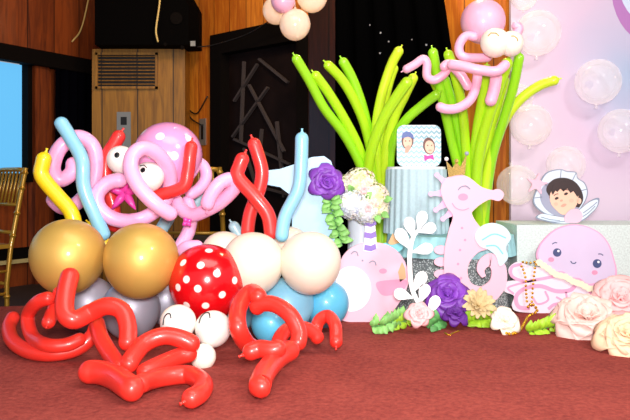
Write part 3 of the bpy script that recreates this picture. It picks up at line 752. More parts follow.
# ------------------------------------------------------------------ backdrop
bx0 = P(511,0,YB).x
bd = thing('backdrop_panel', (bx0+.7, YB+.02, 0), 'tall pastel pink and blue printed backdrop panel at the right', 'backdrop')
obj('panel', MB().box(bx0, 2.6, YB, YB+.035, .0, 2.3), M['backdrop'], bd, smooth=False)
def ell(cx, cy, rx, ry, n=36, a0=0, rot=0):
    c, s = math.cos(rot), math.sin(rot)
    return [(cx+rx*math.cos(t)*c-ry*math.sin(t)*s, cy+rx*math.cos(t)*s+ry*math.sin(t)*c) for t in [a0+2*PI*k/n for k in range(n)]]
def cut(name, pts, Y, m, parent=None, th=.008, smooth_curve=False, layer=None):
    """flat board with a px outline standing at depth Y; layer k is a thin print proud of the board face"""
    if smooth_curve: pts = [(p.x, p.y) for p in catmull([V((x, y, 0)) for x, y in pts], 5, True)]
    y0 = Y if layer is None else Y-.0012*layer
    q = [P(x, y, Y) for x, y in pts]
    for p in q: p.y = y0
    d = (0, th if layer is None else .0012*layer-.0002, 0)
    return obj(name, MB().plate(q, d), M[m], parent, smooth=False)
def ribbon(name, pts, ws, Y, m, parent=None, th=.008, layer=None, per=8):
    c = catmull([V((x, y, 0)) for x, y in pts], per)
    n = len(c); wl = ws if isinstance(ws, (list, tuple)) else [ws]*len(pts)
    Lft = []; Rgt = []
    y0 = Y if layer is None else Y-.0012*layer
    for i, p in enumerate(c):
        t = (c[min(n-1, i+1)]-c[max(0, i-1)]).normalized(); nrm = V((-t.y, t.x, 0))
        f = i/(n-1)*(len(wl)-1); k = min(int(f), len(wl)-2); w = wl[k]+(wl[k+1]-wl[k])*(f-k)
        Lft.append(p+nrm*w/2); Rgt.append(p-nrm*w/2)
    mb = MB(); d = th if layer is None else .0012*layer-.0002
    vs = []
    for a, b in zip(Lft, Rgt):
        for off in (0, d):
            for q in (a, b):
                w = P(q.x, q.y, Y); w.y = y0+off; vs.append(w)
    fs = [(0,1,3,2), (4*(n-1), 4*(n-1)+2, 4*(n-1)+3, 4*(n-1)+1)]
    for i in range(n-1):
        a = 4*i; b = a+4
        fs += [(a,b,b+1,a+1), (a+2,a+3,b+3,b+2), (a,a+2,b+2,b), (a+1,b+1,b+3,a+3)]
    mb.add(vs, fs)
    return obj(name, mb, M[m], parent, smooth=False)
cut('printed_letter', ell(651,-14,40,57), YB, 'letter', bd, layer=1)
cut('printed_letter_inner', ell(656,-20,38,47), YB, 'letter_in', bd, layer=2)

# low covered box under the shell
lb = tag(obj('display_box', MB().box(P(517,0,3.4).x, 2.1, 3.4, 3.8, 0, Z(225,3.4)), M['box_cloth'], smooth=False), 'low pale cloth-covered box behind the jellyfish cutout', 'box')

# ------------------------------------------------------------------ plinths
def drum(cx, cy, rx, ry, z0, z1, n, pleat, amp, flare=0):
    mb = MB(); vs = []; rows = 8
    for j in range(rows+1):
        z = z0+(z1-z0)*j/rows; k = 1+flare*(1-j/rows)
        for i in range(n):
            a = 2*PI*i/n; w = 1+amp*math.sin(a*pleat)*(1-.35*j/rows)
            vs.append(V((cx+rx*k*w*math.cos(a), cy+ry*k*w*math.sin(a), z)))
    fs = [(j*n+i, j*n+(i+1) % n, (j+1)*n+(i+1) % n, (j+1)*n+i) for j in range(rows) for i in range(n)]
    fs += [tuple(range(n-1, -1, -1)), tuple(range(rows*n, rows*n+n))]
    return mb.add(vs, fs)
lx, ly = P(450,0,3.46).x, 3.46
lp = thing('covered_plinth', (lx, ly, 0), 'low round plinth with turquoise skirt and fishnet behind the seahorse', 'plinth')
zt = .365
obj('plinth_body', drum(lx, ly, .29, .235, 0, zt-.1, 120, 20, .006), M['net'], lp, sharp=50)
obj('skirt', drum(lx, ly, .305, .25, zt-.1, zt, 240, 40, .012, .04), M['teal_cloth'], lp, sharp=50)
tx, ty = P(416,0,3.52).x, 3.52
tub = thing('pleated_stand', (tx, ty, zt), 'pale silver blue pleated round stand carrying the photo board', 'stand')
tz = Z(167,3.5)
obj('stand_body', drum(tx, ty, .150, .145, zt+.001, tz-.012, 240, 26, .022, .08), M['cloth'], tub, sharp=60)
obj('stand_top', drum(tx, ty, .146, .142, tz-.012, tz, 90, 3, 0), M['white_card'], tub, sharp=50)

# photo board on the stand
YP = 3.48
pb = thing('photo_board', P(419,167,YP), 'rounded chevron board showing two small child portraits on the pleated stand', 'photo board')
def rrect(x0, y0, x1, y1, r, skew=0):
    pts = []
    for cx, cy, a in ((x1-r,y0+r,-PI/2), (x1-r,y1-r,0), (x0+r,y1-r,PI/2), (x0+r,y0+r,PI)):
        for k in range(7):
            t = a+PI/2*k/6; x = cx+r*math.cos(t); pts.append((x, cy+r*math.sin(t)+skew*(x-x0)))
    return pts
M['chev'] = chevron_mat(P(419,0,YP).x, 0)
cut('board', rrect(397,125,441,166.5,7,.0), YP, 'chev', pb, th=.012)
def portrait(parent, items):
    for i, (nm, pts, m) in enumerate(items): cut(nm, pts, YP, m, parent, layer=i+1)
cut('portrait', ell(407.5,141,6,8), YP, 'brown_hair', pb, layer=1); 
cut('portrait', ell(407.5,142,4.4,6.2), YP, 'skin', pb, layer=2)
cut('hat', [(401.5,138.5),(402.5,133),(406,131.5),(410,132),(413,135),(414,139),(408,136.8)], YP, 'hat_blue', pb, layer=3)
cut('hand', [(405,149),(406.5,146),(409,145),(411,148),(408,152.5),(405,153)], YP, 'skin_shade', pb, layer=3)
for x in (405.6, 409.6): cut('eye', ell(x,141,.7,.6,12), YP, 'hair', pb, layer=3)
cut('portrait', ell(429,146,6,8.5,36,0,-.15), YP, 'brown_hair', pb, layer=1)
cut('portrait', ell(429.5,147,4.6,6.6,36,0,-.15), YP, 'skin', pb, layer=2)
for x in (427.6, 431.6): cut('eye', ell(x,145.4,.7,.6,12), YP, 'hair', pb, layer=3)
cut('mouth', ell(430,150.4,1.8,1,16), YP, 'skin_shade', pb, layer=3)
cut('bow', [(424,154.5),(427,156),(429,155.5),(433,154.5),(434,160),(430,158.5),(427,159.5),(424.5,161.5)], YP, 'bow', pb, layer=3)

# ------------------------------------------------------------------ blue number standee
YN = 3.08
nb = tag(cut('number_standee', [(292,331),(292,205),(289,194),(280,187),(263,184),(263,171),(280,169),(298,163),(312,157),(324,156),(331,161),(334,170),(335,200),(336,331)], YN, 'pale_blue_card', th=.03), 'pale blue standing number one with rounded shoulder behind the ivory balloons', 'standee')
for p in nb.data.vertices:      # rest on the carpet
    if p.co.z < .05: p.co.z = -nb.location.z+0.0

# ------------------------------------------------------------------ narwhal
YW = 3.1
nw = thing('narwhal_cutout', P(365,322,YW), 'round pink narwhal cutout with striped horn and white belly', 'cutout')
cut('body', [(336,305),(336,285),(339,265),(346,252),(357,245),(370,242),(384,244),(396,250),(405,262),(409,278),(405,293),(397,306),(388,317),(378,322),(350,322),(340,318)], YW, 'pink_card', nw, th=.01, smooth_curve=True)
cut('belly', ell(351,289,20,22.5), YW, 'white_card', nw, layer=1)
cut('fin', [(376,283),(390,280),(406,280),(405,288),(395,294),(382,295)], YW, 'deep_pink_card', nw, layer=1, smooth_curve=True)
cut('blush', ell(383,271,4,2.6,20), YW, 'deep_pink_card', nw, layer=1)
for arc in ([(351,254),(354,251.5),(357,252.5),(358,256)], [(369,263),(372,261),(375,262),(376,265.5)]):
    ribbon('eyelash', arc, 1.2, YW, 'grey_line', nw, layer=2, per=4)
cut('mouth', ell(362.5,260.5,1,1,12), YW, 'grey_line', nw, layer=2)
hn = cut('horn', [(363.5,251),(365.5,222),(371,219),(375,222),(377,249),(371,252)], YW-.003, 'white_card', nw, th=.008)
for (a, b) in ((221,225.5), (231,237.5), (243.5,250)):
    cut('stripe', [(364.6,a+1),(371,a+2.2),(375.6,a),(376.6,b-1),(371,b+1.4),(364,b)], YW-.003, 'purple_card', hn, layer=1)
fk = cut('fluke', [(381,246),(385,243),(392,245),(401,243),(403,248),(396,253),(388,252)], YW+.012, 'teal_card', nw, th=.008, smooth_curve=True)
cut('tail_shell', [(388,243),(393,233),(396,240),(398,230),(402,244),(394,247)], YW+.022, 'tan_card', nw, th=.008)
cut('tail_shell', [(398,272),(402,262),(405,268),(406,278),(400,282)], YW, 'tan_card', nw, layer=1)

# ------------------------------------------------------------------ seahorse
YS = 3.14
sh = thing('seahorse_cutout', P(470,312,YS), 'tall pink seahorse cutout wearing a gold glitter crown', 'cutout')
cut('body', [(441,192),(443,182),(450,176),(459,174),(470,178),(481,186.5),(492,190),(497,189),(501,190),(504,194),(502,199),(498,201),(490,199.5),(481,204),(474,210),
             (472,214),(477,223),(485,232),(491,243),(488,249),(479,252),(471,260),(467.5,270),(470,281),(477,286),(488,287),(497,290),(492,303),(479,311),(464,312),(453,304),(446,288),(444,268),(445,248),(449,230),(453,216),(446,206)], YS, 'pink_card', sh, th=.01, smooth_curve=True)
ribbon('tail', [(470,299),(485,296),(497,285),(499,270),(492,260),(484,263),(481,270),(484,277)], [22,20,17,15,13,11,8,4], YS-.001, 'pink_card', sh, th=.009)
for (x, y, ex, ey) in ((447,184,437,175),(444,193,431,194),(446,203,436,210),(452,212,443,219)):
    f = ribbon('back_fin', [(x,y),((x+ex)/2,(y+ey)/2),(ex,ey)], [9,5,3], YS+.011, 'lilac_pink_card', sh, th=.006)
    cut('fin_tip', ell(ex,ey,2.6,2.6,18), YS+.0104, 'lilac_pink_card', f, th=.006)
for (y) in (250,262,274,286):
    cut('belly_fin', ell(441,y,7,4.5,20), YS+.011, 'pink_card', sh, th=.006)
wing = cut('wing_fin', [(475,236),(482,226),(494,223),(506,228),(511,238),(506,247),(508,258),(500,266),(496,256),(489,250),(480,246)], YS-.006, 'ice_card', sh, th=.006, smooth_curve=True)
for l in ([(482,240),(494,234),(506,238)], [(486,246),(496,246),(503,254)]): ribbon('fin_line', l, 1.2, YS-.006, 'teal_card', wing, layer=1, per=5)
ribbon('eyelash', [(458,190),(461,187),(466,186),(470,189)], 1.3, YS, 'grey_line', sh, layer=2, per=5)
ribbon('smile', [(452,203),(456,208),(463,210),(469,208)], .9, YS, 'deep_pink_card', sh, layer=2, per=5)
cut('blush', ell(463,197,5,3.6,20), YS, 'deep_pink_card', sh, layer=1)
for (x, y) in ((462,228),(465,240),(460,250),(458,264),(461,278),(466,290)): cut('spot', ell(x,y,1.3,1.3,12), YS, 'deep_pink_card', sh, layer=1)
cr = cut('crown', [(449,177),(446.5,161),(452.5,168),(456.5,162),(460.5,167),(466.5,155),(465,174.5),(457,175)], YS-.004, 'crown', sh, th=.008)
for (x, y, m) in ((446.5,159,'white_card'),(466.8,153.5,'shell_grey'),(456.5,161,'crown')):
    obj('crown_pearl', MB().sphere(P(x,y,YS-.004), .0095, 16, 10), M[m], cr)

# ------------------------------------------------------------------ white branch cutouts
def leafpts(bx, by, tx, ty, w):
    d = V((tx-bx, ty-by)); n = V((-d.y, d.x)).normalized()*w
    prof = [(0,.12),(.2,.38),(.45,.8),(.7,1),(.88,.78),(.97,.4)]
    a = [(bx+d.x*t+n.x*k, by+d.y*t+n.y*k) for t, k in prof]; b = [(bx+d.x*t-n.x*k, by+d.y*t-n.y*k) for t, k in reversed(prof)]
    return a+[(tx, ty)]+b
def branch(name, stem, ws, leaves, Y, label, base):
    t = thing(name, base, label, 'cutout')
    ribbon('stem', stem, ws, Y, 'white_card', t, th=.005)
    for l in leaves: cut('leaf', leafpts(*l), Y-.0003, 'white_card', t, th=.005)
    return t
branch('branch_cutout', [(433,326),(427,314),(418,302),(412,288),(410,270),(410,252),(413,238),(419,229)], [3,4,4.5,4.5,4.5,4.5,4,3],
       [(411,250,397,229,6.4),(413,238,408,217,5.8),(418,231,424,211,5.6),(419,232,436,226,5.8),(412,252,433,247,5.8),
        (413,292,425,272,6.2),(420,303,427,284,6),(428,315,438,296,5.8),(413,298,394,292,6)], 2.94, 'curving white card branch with broad leaves between the narwhal and seahorse', V((P(433,0,2.94).x, 2.94, 0)))

# ------------------------------------------------------------------ jellyfish
YJ = 3.3
jf = thing('jellyfish_cutout', P(560,313,YJ), 'lilac smiling jellyfish cutout with curly arms in front of the pale box', 'cutout')
arms = cut('arms', [(542,268),(530,266),(518,262),(509,268),(511,277),(522,280),(506,282),(504,291),(514,296),(512,306),(520,312),(560,313.5),(596,313.5),(602,300),(598,284),(570,276)], YJ+.009, 'jelly_arm', jf, th=.008, smooth_curve=True)
for (l, w) in (([(577,283),(570,290),(556,291),(540,286),(524,289),(516,297),(519,307),(530,308)], 4), ([(556,276),(540,279),(524,281),(512,276),(512,267),(522,264)], 3),
               ([(536,280),(518,284),(508,288),(514,294)], 2), ([(590,288),(588,300),(572,306),(556,304),(548,309)], 3), ([(545,291),(548,300),(538,304),(533,298)], 2), ([(566,292),(566,301),(556,297)], 2)):
    ribbon('arm_line', l, w, YJ+.009, 'jelly_line', arms, layer=1)
bell = [(537,259),(538,248),(545,238),(556,229),(571,224.5),(586,226),(600,233),(609,244),(614,258),(617,272),(614,284),(605,288),(597,285),(588,285.5),(580,280),(571,278.5),(563,273),(554,272),(547,266)]
b0 = cut('bell', bell, YJ, 'jelly_line', jf, th=.008, smooth_curve=True)
inner = [(577+(x-577)*.955, 258+(y-258)*.95-.6) for x, y in bell]
cut('bell_print', inner, YJ, 'jelly_bell', b0, layer=1, smooth_curve=True)
fr = [(539,262),(548,268),(556,274),(565,276),(573,281),(581,283.5),(589,288),(598,288),(606,290)]
for i, (x, y) in enumerate(catmull([V((a, b, 0)) for a, b in fr], 2)[i][:2] for i in range(17)):
    cut('frill', ell(x, y+.5, 3.7, 3.2, 16), YJ-.0002*(i % 2), 'cream_card', jf, layer=3)
for (x, y, r) in ((557,252.5,4.2), (597,263.5,4.4)):
    e = cut('eye', ell(x,y,r,r,24), YJ, 'navy', b0, layer=2); cut('glint', ell(x+1.2,y-1.6,1.2,1.2,12), YJ, 'white_card', e, layer=3)
for (x, y) in ((551,259.5),(594.5,272.5)): cut('cheek', ell(x,y,3,2.3,18), YJ, 'deep_pink_card', b0, layer=2)
ribbon('smile', [(570.5,261),(572,263),(574.5,263.3),(576,262)], 1, YJ, 'navy', b0, layer=2, per=4)
for l in ([(552,244),(555,242.5),(557,243)], [(598,254),(601,254),(603,255.5)]): ribbon('eyebrow', l, .9, YJ, 'navy', b0, layer=2, per=4)

# ------------------------------------------------------------------ shell with a printed baby portrait
YC = 3.52
sc = thing('shell_cutout', P(567,225,YC), 'open shell cutout framing a baby portrait on top of the pale box', 'cutout')
up = [(536,190),(533,202),(540,211),(552,216),(575,213),(584,204),(588,193),(585,183),(578,178),(576,172),(567,171),(561,169),(553,170),(546,173),(541,180)]
u = cut('upper_shell', up, YC, 'grey_line', sc, th=.008, smooth_curve=True)
cut('upper_shell_print', [(562+(x-562)*.955, 193+(y-193)*.955) for x, y in up], YC, 'shell_card', u, layer=1, smooth_curve=True)
for l in ([(561,170),(560,180),(559,188)], [(576,173),(572,181),(568,189)], [(587,189),(580,191)], [(541,181),(548,187)], [(534,198),(542,197)]): ribbon('ridge', l, .8, YC, 'grey_line', u, layer=2, per=3)
cut('shell_hollow', ell(560,199,21,17,36,0,.5), YC, 'shell_grey', u, layer=2)
lo = [(536,218),(541,214),(552,216),(566,218),(578,211),(590,201),(599,198),(598,206),(592,213),(584,220),(574,224),(560,224.5),(548,222)]
l_ = cut('lower_shell', lo, YC-.006, 'grey_line', sc, th=.006, smooth_curve=True)
cut('lower_shell_print', [(568+(x-568)*.95, 213+(y-213)*.88) for x, y in lo], YC-.006, 'shell_card', l_, layer=1, smooth_curve=True)
cut('portrait_hair', [(546,190),(549,183),(556,178.5),(566,178),(575,182),(581,190),(583,199),(580,206),(576,207),(552,200),(549,196)], YC, 'hair', sc, layer=3, smooth_curve=True)
fc = cut('portrait_face', [(552,190),(549.5,196),(551,204),(556,210),(562,214.5),(569,213),(575,207),(578,199),(576,191),(568,187.5),(560,189),(556,187)], YC, 'skin', sc, layer=4, smooth_curve=True)
cut('portrait_ear', ell(579,201,2,3,16), YC, 'skin', sc, layer=4)
for (x, y) in ((556.3,198.3),(565.6,193.8)): cut('portrait_eye', ell(x,y,2.1,1.25,16,0,-.4), YC, 'hair', fc, layer=5)
for l in ([(553.5,195.6),(556,194),(558,194)], [(562.5,190.6),(565.5,189.6),(568,190)]): ribbon('portrait_eyebrow', l, .8, YC, 'brown_hair', fc, layer=5, per=3)
cut('portrait_nose', ell(561,200.5,1.6,1,12,0,-.4), YC, 'skin_shade', fc, layer=5)
cut('portrait_mouth', ell(563.3,205.3,3,1.5,16,0,-.4), YC, 'skin_shade', fc, layer=5)
cut('portrait_cheek', ell(555.5,204,2.2,1.8,16), YC, 'cheek', fc, layer=5)
cut('portrait_cheek', ell(571,200.5,2.4,2,16), YC, 'cheek', fc, layer=5)
cut('portrait_fringe', [(551,192),(553,184),(562,180),(573,184),(579,193),(577,197),(573,191),(570,193),(567,188.5),(563,191.5),(560,188.5),(557,192),(555,190.5),(552.5,195)], YC, 'hair', fc, layer=5)
for l in ([(541,217),(550,219.5),(560,220.5)], [(545,221),(556,222),(566,221)], [(583,213),(590,208),(597,202)], [(580,218),(588,213),(595,206)]): ribbon('ridge', l, .8, YC-.006, 'grey_line', l_, layer=2, per=3)
def starpts(cx, cy, R_, r_, a0=0): return [(cx+(R_ if k % 2 == 0 else r_)*math.cos(a0+k*PI/5), cy+(R_ if k % 2 == 0 else r_)*math.sin(a0+k*PI/5)) for k in range(10)]
cut('starfish', starpts(537,184,11,5,-PI/2+.2), YC-.012, 'pink_card', sc, th=.01, smooth_curve=True)
cut('pink_shell', [(566,222),(565,216),(570,210),(577,209),(582,213),(582,219),(577,223)], YC-.012, 'pink_card', sc, th=.005, smooth_curve=True)

# ------------------------------------------------------------------ flowers and leaves
def petal_mb(R_, w, a, cup, curl, up, side, rad, c):
    mb = MB(); nu, nv = 8, 8; vs = []
    for j in range(nv+1):
        v = j/nv; wd = w*math.sin(PI*(.1+v*.70))**.8
        for i in range(nu+1):
            u = -1+2*i/nu
            r = R_*v*math.cos(a); h = R_*v*math.sin(a)
            h += cup*u*u*wd - curl*max(0, v-.65)**2*R_*4
            r += curl*max(0, v-.6)*R_*.5 - .2*(abs(u)**2.5)*R_*v*v*v
            vs.append(c+rad*r+side*(u*wd)+up*h)
    fs = [(j*(nu+1)+i, j*(nu+1)+i+1, (j+1)*(nu+1)+i+1, (j+1)*(nu+1)+i) for j in range(nv) for i in range(nu)]
    return mb.add(vs, fs)
def rose(name, c, R_, axis, m, label, layers, cat='paper flower', group=None, seed=0):
    rnd = random.Random(seed); ax = V(axis).normalized()
    e1 = ax.orthogonal().normalized(); e2 = ax.cross(e1)
    t = thing(name, c, label, cat, group)
    for (k, rr, ang, wd, curl) in layers:
        off = rnd.random()*6
        for i in range(k):
            th = off+2*PI*i/k+rnd.uniform(-.1,.1); a = math.radians(ang+rnd.uniform(-9,9)); q = rnd.uniform(.9,1.1)
            rad = e1*math.cos(th)+e2*math.sin(th); sd = ax.cross(rad)
            o = obj('petal', petal_mb(R_*rr*q, R_*wd, a, .22, curl*1.25, ax, sd, rad, V(c)+ax*R_*.02), M[m], t)
            o.modifiers.new('s', 'SOLIDIFY').thickness = .0012
    mb = MB()
    pts = []; 
    for i in range(40):
        f = i/39; th = f*2*PI*2.6; r = R_*.03+R_*.13*f; pts.append((th, r))
    vs = []
    for th, r in pts:
        d = e1*math.cos(th)+e2*math.sin(th)
        vs += [V(c)+d*r*.6+ax*R_*.1, V(c)+d*r+ax*R_*.42]
    mb.add(vs, [(2*i, 2*i+2, 2*i+3, 2*i+1) for i in range(39)])
    o = obj('bud', mb, M[m], t); o.modifiers.new('s', 'SOLIDIFY').thickness = .0015
    return t
FULL = [(6,1.04,10,.52,.6), (6,.86,27,.46,.5), (5,.66,44,.38,.4), (4,.5,60,.3,.2), (3,.42,74,.26,.1)]
WIDE = [(7,1.0,10,.56,.6), (7,.86,24,.5,.5), (6,.68,40,.42,.4), (5,.5,56,.34,.2), (3,.36,72,.26,.1)]
FANF = [(16,1.0,26,.2,.2), (12,.75,42,.17,.1)]
rose('paper_rose', P(327,182,3.06), 17*3.06/FOC, (.1,-1,.12), 'purple_petal', 'purple paper rose fixed to the blue number beside the white flowers', FULL, group='purple paper roses', seed=1)
rose('paper_rose', P(447,296,3.02), 22*3.0/FOC, (-.1,-.75,.55), 'purple_petal', 'largest purple paper rose lying before the seahorse', FULL, group='purple paper roses', seed=2)
rose('paper_rose', F(455,315,.06), 13*2.8/FOC, (.1,-.6,.8), 'dark_purple_petal', 'small dark purple paper rose on the carpet below the large one', FULL, group='purple paper roses', seed=3)
rose('paper_rose', F(419,314,.085), 12.5*2.8/FOC, (-.1,-.9,.4), 'pink_petal', 'small blush pink paper rose beside the lower white branch', FULL, seed=4)
rose('paper_rose', F(505,321,.05), 15*2.75/FOC, (.0,-.75,.65), 'cream_petal', 'cream paper rose on the carpet before the jellyfish arms', FULL, seed=5)
rose('paper_flower', P(478,306,2.98), 18*2.98/FOC, (.05,-.8,.6), 'beige_petal', 'beige pleated fan flower under the seahorse tail', FANF, seed=6)
rose('paper_flower', F(586,320,.06), 36*2.75/FOC, (-.1,-.5,.85), 'blush_petal', 'large dusty pink paper flower on the carpet before the jellyfish', WIDE, group='large paper flowers', seed=7)
rose('paper_flower', F(628,336,.06), 27*2.65/FOC, (-.2,-.65,.75), 'peach_petal', 'peach paper flower at the lower right corner of the carpet', WIDE, group='large paper flowers', seed=8)
rose('paper_flower', P(621,300,2.96), 27*2.96/FOC, (-.25,-.7,.6), 'pink_petal', 'pale pink paper flower at the right edge above the peach one', WIDE, group='large paper flowers', seed=9)

def leaf_mb(mb, b, d, n, L_, w, lobes=0):
    d = V(d).normalized(); n = V(n); n = (n-d*n.dot(d)).normalized(); s = d.cross(n)
    vs = []; k = 7
    for j in range(k+1):
        v = j/k; wd = w*math.sin(PI*(.04+.93*v**.85))
        if lobes: wd *= .65+.35*abs(math.cos(v*PI*lobes))
        c = b+d*L_*v+n*(L_*.22*math.sin(v*2.6))
        vs += [c+s*wd+n*wd*.25, c, c-s*wd+n*wd*.25]
    fs = []
    for j in range(k):
        a = 3*j; fs += [(a, a+1, a+4, a+3), (a+1, a+2, a+5, a+4)]
    mb.add(vs, fs)
def spray(name, stem, n, L_, w, m, label, seed, spread=1.0, cat='foliage', lobes=0):
    rnd = random.Random(seed); c = catmull(stem, 8)
    zs = min(p.z for p in c); t = thing(name, V((c[0].x, c[0].y, max(0, zs-.01))), label, cat)
    obj('stem', MB().tube(c, .003, 8), M['leaf_dark'], t)
    mb = MB()
    for i in range(n):
        f = (i+.5)/n*(len(c)-1); k = int(f); p = c[k]; tg = (c[min(len(c)-1, k+1)]-c[k-1 if k else 0]).normalized()
        sd = tg.cross(V((0,-1,0))).normalized()*(1 if i % 2 else -1)
        d = sd*spread+tg*.5+V((rnd.uniform(-.3,.3), rnd.uniform(-.7,.1), rnd.uniform(-.1,.5)))
        leaf_mb(mb, p, d, V((rnd.uniform(-.3,.3), -1, .5)), L_*rnd.uniform(.75,1.15), w*rnd.uniform(.8,1.15), lobes)
    for v in mb.v: v.z = max(v.z, .003)
    o = obj('leaves', mb, M[m], t); o.modifiers.new('s', 'SOLIDIFY').thickness = .001
    return t
spray('leaf_garland', [P(330,198,3.066), P(332,212,3.066), P(337,228,3.066), P(342,246,3.066)], 24, .05, .018, 'leaf', 'green leafy garland trailing below the purple rose beside the bouquet', 11)
spray('leaf_spray', [F(372,327,.03), F(388,323,.04), F(402,316,.05)], 26, .045, .014, 'leaf', 'green leaf spray lying at the foot of the narwhal', 12, lobes=3)
spray('leaf_spray', [F(386,326,.02), F(400,322,.03), F(412,316,.04)], 26, .045, .014, 'leaf_bright', 'bright green lobed leaves left of the small pink rose', 13, lobes=3)
spray('leaf_spray', [F(428,328,.02), F(436,322,.03), F(446,318,.03)], 9, .05, .018, 'leaf_dark', 'dark green leaves under the lower white branch', 14)
spray('leaf_spray', [F(462,322,.02), F(476,320,.03), F(494,318,.03)], 16, .06, .018, 'leaf_bright', 'bright yellow green leaves between the purple and cream roses', 15)
spray('leaf_spray', [F(528,332,.01), F(540,329,.02), F(556,326,.02)], 14, .06, .016, 'leaf_bright', 'bright green leaves beside the large dusty pink flower', 16)

# hydrangea bouquet in a white vase
hb = thing('flower_bouquet', V((P(361,0,3.22).x, 3.22, 0)), 'white and green hydrangea bouquet in a tall white vase behind the narwhal', 'bouquet')
vz = Z(214,3.22); vx = P(361,0,3.22).x
prof = [(.0,.07),(.06,.075),(.3,.062),(vz-.03,.06),(vz,.066)]
vm = MB(); n = 32
vs = []; 
for z, r in prof:
    for i in range(n): vs.append(V((vx+r*math.cos(2*PI*i/n), 3.22+r*math.sin(2*PI*i/n), z+.0005)))
vm.add(vs, [(j*n+i, j*n+(i+1) % n, (j+1)*n+(i+1) % n, (j+1)*n+i) for j in range(4) for i in range(n)]+[tuple(range(n-1,-1,-1))])
obj('vase', vm, M['vase'], hb, sharp=50)
def hydra(px, py, rpx, Y, m, seed):
    rnd = random.Random(seed); c = P(px,py,Y); r = rpx*Y/FOC; mb = MB(); mb.sphere(c, r*.8, 20, 12)
    N = 120
    for i in range(N):
        z = 1-2*(i+.5)/N; a = i*2.39996; k = math.sqrt(1-z*z); d = V((k*math.cos(a), k*math.sin(a), z))
        if d.y > .6: continue
        q = c+d*r*rnd.uniform(.88,1.05); e1 = d.orthogonal().normalized(); e1 = Matrix.Rotation(rnd.random()*6, 3, d) @ e1; e2 = d.cross(e1)
        s = r*.2
        for f in range(4):
            u = e1*math.cos(f*PI/2)+e2*math.sin(f*PI/2); w = d.cross(u)
            mb.add([q, q+u*s*.6+w*s*.42+d*s*.25, q+u*s*1.1+d*s*.15, q+u*s*.6-w*s*.42+d*s*.25], [(0,1,2,3)])
    return obj('hydrangea_head', mb, M[m], hb)
hydra(360,184,16,3.14,'hydra',1); hydra(374,198,15,3.12,'hydra',2); hydra(351,204,15,3.1,'hydra_blue',3); hydra(366,211,13,3.1,'hydra_blue',4); hydra(379,209,10,3.12,'hydra',6); hydra(347,187,12,3.16,'hydra',5)
lm = MB(); rnd = random.Random(4)
for (px, py, dx, dz) in ((381,213,.5,-.3),(383,200,.8,.1),(352,192,-.2,.4),(366,198,.3,.3),(376,215,.2,-.5)):
    leaf_mb(lm, P(px,py,3.08), V((dx,-.25,dz)), V((0,-1,.2)), .045, .016)
o = obj('leaves', lm, M['leaf'], hb); o.modifiers.new('s', 'SOLIDIFY').thickness = .001
for (px, py) in ((364,190),(368,208)):
    mb = MB()
    for k in range(6):
        a = k*PI/3; c = P(px,py,3.02+.03*(px == 364)); 
        leaf_mb(mb, c, V((math.cos(a),-.35,math.sin(a))), V((0,-1,0)), .022, .01)
    o = obj('pink_blossom', mb, M['pink_petal'], hb); o.modifiers.new('s', 'SOLIDIFY').thickness = .001; o['label'] = 'small pink blossom among the hydrangeas'

# gold bead strings over the jellyfish arms
bm_ = MB(); 
def beads(pts, step=.017, r=.006):
    c = catmull(pts, 14); acc = 0
    for i in range(1, len(c)):
        acc += (c[i]-c[i-1]).length
        if acc >= step: bm_.sphere(c[i], r, 10, 7); acc = 0
YG = YJ-.012
beads([P(520,264,YG), P(523,262,YG), P(529,263,YG), P(536,262,YG), P(535,268,YG), P(533,285,YG), P(532,300,YG), P(531,309,YG)])
beads([P(520,263,YG), P(525,275,YG), P(526,290,YG), P(527,303,YG)])
beads([P(526,309,YG-.01), P(532,304,YG-.02), P(537,311,YG-.03), P(528,317,YG-.08), F(520,330,.007), F(510,334,.007), F(500,330,.007)], .014, .007)
tag(obj('bead_garland', bm_, M['gold_bead']), 'gold bead garland hanging over the jellyfish arms down to the carpet', 'bead garland')
rb = ribbon('gold_ribbon', [(446,331),(449,334),(453,332),(458,331),(460,328)], 1.6, 2.85, 'gold_bead', th=.001)
for v in rb.data.vertices: pass
tag(rb, 'scrap of gold ribbon on the carpet below the small dark purple rose', 'ribbon')
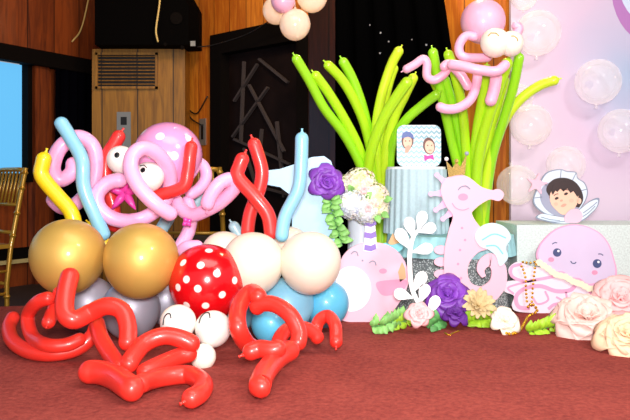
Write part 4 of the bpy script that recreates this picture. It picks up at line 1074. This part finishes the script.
w_ = [F(445,333,.003), F(449,335,.003), F(453,333,.003), F(459,331,.003)]
bpy.data.objects.remove(rb)
tag(obj('gold_ribbon', MB().tube(catmull(w_, 6), .0035, 8), M['gold_bead']), 'scrap of gold ribbon on the carpet below the small dark purple rose', 'ribbon')

# ------------------------------------------------------------------ light, camera
def area(name, loc, target, size, power, col=(1,1,1), shape='DISK', sy=None):
    l = bpy.data.lights.new(name, 'AREA'); l.shape = shape; l.size = size; l.energy = power; l.color = col
    if sy: l.size_y = sy
    o = bpy.data.objects.new(name, l); COL.objects.link(o); o.location = loc
    o.rotation_euler = (V(target)-V(loc)).to_track_quat('-Z', 'Y').to_euler(); return o
area('camera_flash', (.05, -.15, .84), (.15, 3, .45), .34, 80, (1,.98,.97))
area('stage_light', (1.9, .6, 2.6), (.9, 3.4, .4), .6, 50, (1,.96,.92))
area('unseen_hall_light', (-.2, 3.9, 2.7), (-.7, 5.9, 1.6), .5, 30, (1,.72,.42))
area('unseen_hall_light', (-1.6, 4.6, 2.7), (-2.0, 6, 1.4), .5, 5, (1,.72,.42))
area('unseen_hall_light', (.75, 3.95, 2.65), (1.05, 4.4, 1.2), .25, 12, (1,.78,.45))  # added out of view, only to brighten the orange wall beside the curtain
area('ceiling_fill', (0, 1.8, 2.7), (0, 2.4, 0), 2.2, 40, (1,.95,.9))
wd = bpy.data.worlds.new('World'); bpy.context.scene.world = wd; wd.use_nodes = True
wd.node_tree.nodes['Background'].inputs['Color'].default_value = (.9,.92,1,1); wd.node_tree.nodes['Background'].inputs['Strength'].default_value = .3
cam = bpy.data.cameras.new('camera'); cam.sensor_width = 36; cam.lens = 36*FOC/630; cam.shift_y = -28/630
co = bpy.data.objects.new('camera', cam); COL.objects.link(co); co.location = (0,0,CZ); co.rotation_euler = (PI/2,0,0)
sc_ = bpy.context.scene; sc_.camera = co
sc_.view_settings.view_transform = 'Standard'; sc_.view_settings.look = 'None'; sc_.view_settings.gamma = 1; sc_.view_settings.use_curve_mapping = False
sc_.view_settings.exposure = .4
